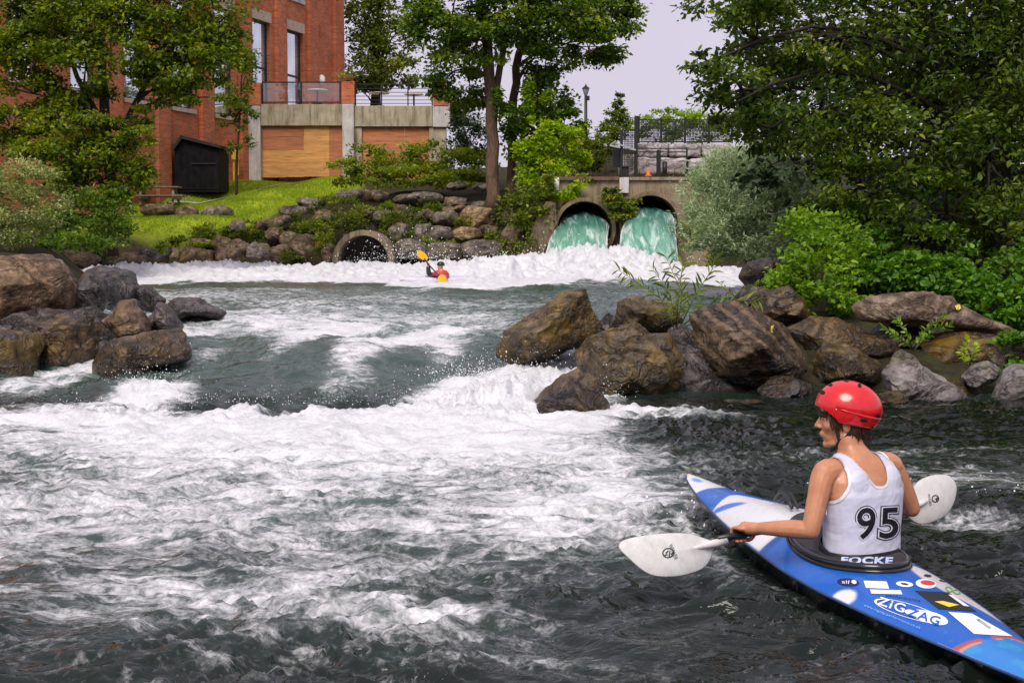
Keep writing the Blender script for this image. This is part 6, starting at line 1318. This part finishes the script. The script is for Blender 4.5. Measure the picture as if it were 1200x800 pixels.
# helmet
HT = HR @ Matrix.Rotation(.22, 3, 'X'); hc = HP(0, -.014, .044)
def hloc(p): return HT.transposed() @ (Vector(p) - hc)
Vh = []; Fh = []; nu, nv = 72, 40
for j in range(nv + 1):
    t = math.pi * .66 * j / nv
    for i in range(nu):
        a = 2 * math.pi * i / nu; X = math.sin(t) * math.cos(a); Yh = math.sin(t) * math.sin(a); Zh_ = math.cos(t)
        rx, ry, rz = .110, .140, .112
        if Yh > 0: ry = .128
        # raised crown shell over a lower band at the back
        band_ = 1 - .035 * (1 if (Zh_ < .02 and Yh < .35) else 0)
        Vh.append((X * rx * band_, Yh * ry * band_, Zh_ * rz))
for j in range(nv):
    for i in range(nu): p = j * nu + i; q = j * nu + (i + 1) % nu; Fh.append((p, p + nu, q + nu)); Fh.append((p, q + nu, q))
Vh = np.array(Vh); ang = np.arctan2(Vh[:, 1], np.abs(Vh[:, 0]) + 1e-9)
ev = np.interp(Vh[:, 1], [-.14, -.10, -.05, -.015, .02, .06, .10, .13], [-.070, -.078, -.094, -.092, -.056, -.028, -.012, -.010])
V1, F1 = clip(Vh, np.array(Fh), Vh[:, 2] - ev); hw_ = np.array([L2W(hc + HT @ Vector(map(float, q)))[:] for q in V1], np.float32)
m, n, b, o_ = newmat('helmet_red_gloss'); f = nz(n, coords(n), 20, 4); n.links.new(ramp(n, f, [(.3, (.52, .008, .012)), (.7, (.66, .014, .020))]), b.inputs['Base Color']); n.links.new(ramp(n, nz(n, coords(n), 60, 4), [(.3, .14), (.7, .3)]), b.inputs['Roughness']); b.inputs['Coat Weight'].default_value = .4; b.inputs['Coat Roughness'].default_value = .08; RED = m
hel = onp('helmet', hw_, F1, RED, person); sm = hel.modifiers.new('solid', 'SOLIDIFY'); sm.thickness = .008; sm.offset = 1
mb = MB()     # ridge between crown shell and band
pts = [L2W(hc + HT @ Vector((.112 * math.cos(a), .142 * math.sin(a) if math.sin(a) < 0 else .130 * math.sin(a), -.002 + .012 * math.sin(a)))) for a in np.linspace(-math.pi - .25, .25, 40)]
mb.tube(pts, .0055, 6); mb.build('ridge', RED, hel, True)
hel_bvh = bvh_of(hw_, F1)
HOLE = plain('vent_black', (.006, .005, .005), .9)
for hx, hy, wd, ht, rt in ((973.5, 452.5, 6.5, 3.6, .1), (965.5, 461, 6, 4.6, 0), (991.5, 448.5, 6, 1.8, .2), (1006.5, 453.5, 4.2, 5, -.5), (1011.5, 491.5, 8.5, 4, 0), (1027, 487, 5, 5.5, .4), (1022, 501, 7, 4.5, .3)):
    cs, sn = math.cos(rt), math.sin(rt); f_ = lambda u, v, hx=hx, hy=hy, wd=wd, ht=ht, cs=cs, sn=sn: (hx + (u - .5) * wd * cs - (v - .5) * ht * sn, hy + (u - .5) * wd * sn + (v - .5) * ht * cs)
    project('vent', *disc(20), f_, hel_bvh, HOLE, hel, .0092)
for hx, hy in ((980, 479.5), (1005, 503)): 
    h = hit(hel_bvh, hx, hy, .009)
    if h: mb = MB(); mb.ell(h, (.004, .004, .004), None, 8, 6); mb.build('rivet', plain('rivet_metal', (.7, .7, .7), .3, metal=.8) if hx < 1000 else bpy.data.materials['rivet_metal'], hel, True)
# chin strap on the near (left) side and the far side
STR = plain('strap_black', (.012, .012, .014), .6)
for sg in (-1, 1):
    mb = MB(); up1 = HP(sg * .076, .040, .005); up2 = HP(sg * .082, -.030, -.04); jn = HP(sg * .066, .022, -.088); ch = HP(sg * .030, .050, -.128)
    for pts in ((up1, HP(sg * .073, .034, -.04), jn), (up2, HP(sg * .078, -.005, -.07), jn), (jn, HP(sg * .056, .036, -.115), ch, HP(0, .056, -.136))):
        for i in range(len(pts) - 1): mb.bar(L2W(pts[i]), L2W(pts[i + 1]), .016, .006, Vector(TR) if False else Vector((0, -1, 0)))
    mb.build('chin_strap', STR, hel)
# hair under the helmet edge
HAIR = plain('hair_brown', (.045, .022, .011), .45, .6, 60)
mb = MB(); rr_ = np.random.default_rng(21)
def strand(a, b_, c, r): mb.tube([L2W(a), L2W(a.lerp(b_, .5) + (b_ - a).cross(c - b_) * .5), L2W(b_), L2W(c)], [r, r, r * .8, r * .2], 5)
for k in range(150):   # nape and sides
    a = rr_.uniform(-1.25, 1.25); ex = .082 * math.sin(a); ey = -.088 * math.cos(a) - .004; l = rr_.uniform(.04, .085)
    p0 = HP(ex, ey, -.012 + rr_.uniform(-.02, .01)); strand(p0, p0 + Vector((0, 0, -l * .6)) + (hsd * ex + fd * ey) * .06, p0 + Vector((0, 0, -l)) + (hsd * ex + fd * ey) * rr_.uniform(-.15, .25) + fd * rr_.normal() * .01, rr_.uniform(.003, .0055))
for k in range(110):    # by the ears
    sg = -1 if k % 2 else 1; yy = rr_.uniform(-.06, .062); l = rr_.uniform(.035, .07); p0 = HP(sg * .076, yy, .014 + .2 * yy); strand(p0, p0 - hup * l * .6 + hsd * sg * .003, p0 - hup * l + fd * rr_.normal() * .008, rr_.uniform(.0025, .0045))
for k in range(90):    # fringe
    u = rr_.uniform(-.055, .055); p0 = HP(u, .096 - abs(u) * .5, .058); l = rr_.uniform(.032, .062); strand(p0, p0 - hup * l * .6 + fd * .007, p0 - hup * l + fd * rr_.uniform(0, .008) + hsd * rr_.normal() * .006, rr_.uniform(.0025, .0045))
mb.ell(L2W(HP(0, -.055, -.012)), (.062, .062, .045), None, 16, 10)
mb.build('hair', HAIR, person, True)
EYEW = plain('eye_white', (.7, .68, .66), .2); EYED = plain('eye_dark', (.02, .012, .008), .2)
for sg in (-1, 1):
    mb = MB(); mb.ell(L2W(HP(sg * .030, .0775, .001)), (.0085, .0085, .0055), None, 12, 8); ey_ = mb.build('eye', EYEW, person, True); mb = MB(); mb.ell(L2W(HP(sg * .0312, .0832, .001)), (.0042, .0042, .0042), None, 10, 8); mb.build('iris', EYED, ey_, True)
    mb = MB(); mb.tube([L2W(HP(sg * .016, .094, .018)), L2W(HP(sg * .032, .092, .022)), L2W(HP(sg * .048, .080, .016))], [.0018, .0022, .0012], 6); mb.build('eyebrow', HAIR, person, True)
    mb = MB(); mb.tube([L2W(HP(sg * .021, .088, .004)), L2W(HP(sg * .031, .090, .0075)), L2W(HP(sg * .042, .083, .004))], [.0018, .0024, .0018], 6); mb.build('eyelid', SKIN, person, True)
mb = MB(); mb.tube([L2W(HP(-.02, .094, -.0645)), L2W(HP(0, .104, -.064)), L2W(HP(.02, .094, -.0645))], [.0014, .0020, .0014], 6); mb.build('lips', plain('lip', (.48, .17, .12), .4), person, True)

# ================================================================== PADDLE
pad = thing('paddle', 'double bladed paddle with white blades held across the blue kayak', 'paddle', L2W((0, SHY, .25)))
mb = MB(); pts = [L2W((x, SHY, shaft_z(x))) for x in np.linspace(-.50, .60, 9)]; mb.tube(pts, .0150, 14); mb.build('shaft', plain('shaft_black', (.012, .012, .013), .3, .3), pad, True)
m, n, b, o_ = newmat('blade_white'); f = nz(n, coords(n), 25, 5, .7); n.links.new(ramp(n, f, [(.3, (.54, .52, .50)), (.62, (.66, .65, .65))]), b.inputs['Base Color']); n.links.new(ramp(n, f, [(.3, .25), (.7, .45)]), b.inputs['Roughness']); b.inputs['Subsurface Weight'].default_value = .05; BLADE = m
def blade(outpx, axis_pt, tilt, root_px, curve):
    nr = (TF * -1 * math.cos(tilt) + Vector((0, 0, 1)) * math.sin(tilt)).normalized()
    def onp_(px, py): d = (P(px, py, 5) - CAMV).normalized(); t = (axis_pt - CAMV).dot(nr) / d.dot(nr); return CAMV + d * t
    pl = [onp_(*q) for q in outpx]; c = sum(pl, Vector()) / len(pl); K = len(pl); dense = []
    for i in range(K):
        p0, p1, p2_, p3 = pl[i - 1], pl[i], pl[(i + 1) % K], pl[(i + 2) % K]
        for k in range(6): t = k / 6; dense.append(.5 * ((2 * p1) + (p2_ - p0) * t + (2 * p0 - 5 * p1 + 4 * p2_ - p3) * t * t + (3 * p1 - p0 - 3 * p2_ + p3) * t ** 3))
    rootp = onp_(*root_px); V = []; F = []; K = len(dense); rings = (1, .97, .88, .7, .5, .3, .12)
    ax = (c - rootp).normalized(); pv = nr.cross(ax)
    for side in (1, -1):
        for r in rings:
            for d in dense:
                p = c.lerp(d, r); u = (p - rootp).dot(ax); w_ = (p - rootp).dot(pv); th_ = .0045 * (1 - r ** 6); rib = .010 * math.exp(-(w_ / .016) ** 2) * max(0, 1 - u / .26)
                V.append(p + nr * (curve * ((u - .2) ** 2 * 1.2 + w_ ** 2 * 2.5)) + nr * side * (th_ + (rib if r < 1 else 0)))
        V.append(c + nr * side * .0048)
    n1 = len(rings) * K + 1
    for q in range(2):
        o = q * n1
        for j in range(len(rings) - 1):
            for k in range(K): a = o + j * K + k; b_ = o + j * K + (k + 1) % K; F.append((a, b_, b_ + K, a + K) if q == 0 else (a, a + K, b_ + K, b_))
        for k in range(K): a = o + (len(rings) - 1) * K + k; b_ = o + (len(rings) - 1) * K + (k + 1) % K; F.append((a, b_, o + n1 - 1) if q == 0 else (a, o + n1 - 1, b_))
    for k in range(K): F.append((k, n1 + k, n1 + (k + 1) % K, (k + 1) % K))
    me_ = bpy.data.meshes.new('blade'); me_.from_pydata([tuple(v) for v in V], [], F); me_.update(); me_.polygons.foreach_set('use_smooth', np.full(len(F), True)); o = obj('blade', me_, BLADE, pad)
    mb = MB(); mb.tube([rootp + (rootp - c).normalized() * .04, rootp + ax * .02, rootp + ax * .09, rootp + ax * .16], [.0175, .0175, .013, .005], 12); mb.build('blade_neck', BLADE, o, True)
    tri = [];
    for f in F: tri.append(f)
    return o, BVHTree.FromPolygons([tuple(v) for v in V], tri)
bo, bb = blade([(732.5, 637), (740, 629), (768, 624.5), (805, 624), (828, 629.5), (842, 634), (841, 639), (835, 655), (824, 666), (800, 673.5), (775, 674), (758, 667), (742, 651)], L2W((-.75, SHY, .235)), R(22), (842, 635.5), -.5)
LG = plain('logo_ink', (.03, .03, .035), .5)
project('blade_logo', *disc(26, .78), lambda u, v: (783 + (u - .5) * 14 - (v - .5) * 3, 647.5 + (v - .5) * 12 + (u - .5) * 2), bb, LG, bo, .0012)
def stroke(px, wd, bvh, par, name='blade_logo'):
    V = []; F = []
    for i, (a, c) in enumerate(px): V += [(a - wd / 2, c - wd / 2), (a + wd / 2, c + wd / 2)]
    for i in range(len(px) - 1): F.append((2 * i, 2 * i + 1, 2 * i + 3, 2 * i + 2))
    project(name, V, F, lambda u, v: (u, v), bvh, LG, par, .0013)
stroke([(777, 645), (780, 648), (783, 645), (786, 649), (789, 647), (788, 651)], 1.1, bb, bo); stroke([(778, 651), (782, 649), (786, 652), (789, 649)], 1.1, bb, bo); stroke([(781, 642), (785, 645), (784, 653)], 1.1, bb, bo)
text_on('blade_lettering', 'WERNER', [(787.5, 636.5), (794.5, 654), (790.5, 656), (783.5, 638.5)], bb, LG, bo, .0013)
br2, bb2 = blade([(1063, 588), (1076, 566), (1090, 557.5), (1108, 555), (1120, 559), (1125, 571), (1120, 590), (1110, 604), (1093, 612), (1080, 613), (1068, 604)], L2W((.80, SHY, .27)), R(12), (1064, 596), -.5)
project('blade_logo', *disc(22, .72), lambda u, v: (1096 + (u - .5) * 9, 584 + (v - .5) * 9), bb2, LG, br2, .0012); stroke([(1092.5, 582), (1096, 585), (1099, 582.5), (1097, 587)], 1, bb2, br2)
text_on('blade_lettering', 'WERNER', [(1089.5, 578), (1091.5, 592), (1088.8, 592.6), (1086.8, 578.6)], bb2, LG, br2, .0012)

# ================================================================== FAR KAYAKER
FYk = 43.0
def FPk(px, py, dy=0): return P(px, py, FYk + dy)
red = fabricmat('jacket_red', (.50, .025, .045), .5); blk = fabricmat('sleeve_black', (.02, .02, .025), .5)
mb = MB(); loc0 = FPk(515, 334)
hipc = FPk(516, 336); chest = FPk(517, 322.5); nk = FPk(516.5, 317); hd = FPk(516, 311.8)
dtube(mb, [hipc, chest, FPk(517, 319.5)], [.19, .21, .14], 14); mb.ell(chest, (.25, .17, .18)); dtube(mb, [nk, hd], [.065, .07]); mb.ell(hd, (.088, .105, .12)); mb.ell(hd + Vector((-.07, -.07, -.02)), (.025, .025, .03)); mb.ell(hd + Vector((-.02, -.03, -.08)), (.06, .07, .05))
dtube(mb, [FPk(512, 320.5), FPk(506, 322.5, -.15), FPk(502.5, 319.5, -.25), FPk(501.8, 310.5, -.3)], [.085, .07, .06, .04]); dtube(mb, [FPk(521.5, 321), FPk(520, 327, -.25), FPk(513, 321.5, -.42)], [.085, .07, .045])
mb.ell(FPk(501.6, 309, -.3), (.05, .05, .055)); mb.ell(FPk(512.4, 321, -.42), (.05, .05, .05))
KV, KFc = remesh(mb, .014, 3); p2k = obj('person', mesh_np('person', KV - np.array(loc0[:], np.float32), KFc), SKIN); p2k.location = loc0; tag(p2k, 'small person in red jacket and black helmet paddling in the white water', 'person')
nrm = vnormals(KV, KFc); zc = FPk(516, 317.3).z; hand1 = np.array(FPk(501.7, 309.5, -.3)[:]); hand2 = np.array(FPk(512.6, 321, -.42)[:])
gj = np.minimum(np.minimum(np.where(np.hypot(KV[:, 0] - nk.x, KV[:, 1] - nk.y) < .16, zc - KV[:, 2], .2), np.linalg.norm(KV - hand1, axis=1) - .085), np.linalg.norm(KV - hand2, axis=1) - .07)
Vj, Fj = clip(KV + nrm * .014, KFc, gj); jk = onp('jacket', Vj, Fj, red, p2k)
ge = np.minimum(gj, .12 - np.abs(np.linalg.norm(KV - np.array(FPk(503, 317, -.25)[:]), axis=1) - .02)); Ve, Fe = clip(KV + nrm * .022, KFc, ge); onp('sleeve', Ve, Fe, blk, jk)
mb = MB(); mb.tube([FPk(516.5, 318), FPk(516.5, 316.6)], [.10, .085], 12); mb.build('collar', blk, jk, True)
mb = MB(); hh_ = hd + Vector((.015, .015, .045)); 
Vq = []; 
mb.ell(hh_, (.125, .135, .105), None, 18, 12); V3 = np.array(mb.v, np.float32); F3 = []
for f in mb.f: F3 += [(f[0], f[i], f[i + 1]) for i in range(1, len(f) - 1)]
V4, F4 = clip(V3, np.array(F3), V3[:, 2] - (hh_.z - .035)); onp('helmet', V4, F4, plain('helmet_black', (.02, .02, .022), .3), p2k)
pd2 = thing('paddle', 'paddle with bright yellow blades lifted by the far kayaker', 'paddle', FPk(506, 315, -.4)); ya = FPk(497, 302.8, -.34); yb = FPk(517.5, 326, -.55)
mb = MB(); mb.tube([ya, FPk(501.7, 309.4, -.36), FPk(512.4, 320.8, -.48), yb], .02, 8); mb.build('shaft', MAT_BLACK, pd2, True)
YEL = plain('blade_yellow', (.85, .42, .015), .35, .1)
def yblade(c, rot, a, b_):
    mb = MB(); V = []; K = 20
    for y_ in (-.012, .012):
        for k in range(K): t = 2 * math.pi * k / K; u, v_ = a * math.cos(t), b_ * math.sin(t) * (1 - .18 * math.cos(t)); V.append((c.x + u * math.cos(rot) - v_ * math.sin(rot), c.y + y_ + .25 * (u * u), c.z + u * math.sin(rot) + v_ * math.cos(rot)))
    mb.add(V, [tuple(range(K)), tuple(range(2 * K - 1, K - 1, -1))] + [(k, (k + 1) % K, K + (k + 1) % K, K + k) for k in range(K)]); return mb.build('blade', YEL, pd2)
yblade(FPk(495, 299.6, -.34), R(-38), .20, .11); yblade(FPk(518.4, 328, -.56), R(-80), .17, .13)
# its kayak, mostly buried in foam
fk = thing('kayak', 'white kayak almost hidden in foam under the far kayaker', 'kayak', FPk(512, 334)); dr = Vector((-.75, -.66, 0)).normalized(); c0 = FPk(515, 334); sdv = Vector((-dr.y, dr.x, 0)); V = []; F = []; K = 12; nS = 21
for i in range(nS):
    s = -1.5 + 3.0 * i / (nS - 1); wd = .31 * max(.03, 1 - abs(s / 1.5) ** 2.2); ht = .17 * max(.05, 1 - abs(s / 1.5) ** 3)
    for k in range(K): t = 2 * math.pi * k / K; p = c0 + dr * (s + .1) + sdv * wd * math.cos(t) + Vector((0, 0, .10 + .12 * (s / 1.5) ** 2 + ht * math.sin(t))); V.append(tuple(p))
F = [(i * K + k, i * K + (k + 1) % K, (i + 1) * K + (k + 1) % K, (i + 1) * K + k) for i in range(nS - 1) for k in range(K)]
onp('hull', V, np.array(F), plain('hull_white', (.62, .58, .70), .3, .1), fk); mb = MB(); mb.tube([c0 + dr * (.1 + .42 * math.cos(2 * math.pi * k / 24)) + sdv * .22 * math.sin(2 * math.pi * k / 24) + Vector((0, 0, .27)) for k in range(25)], .025, 6, False); mb.build('cockpit_rim', MAT_BLACK, fk, True)
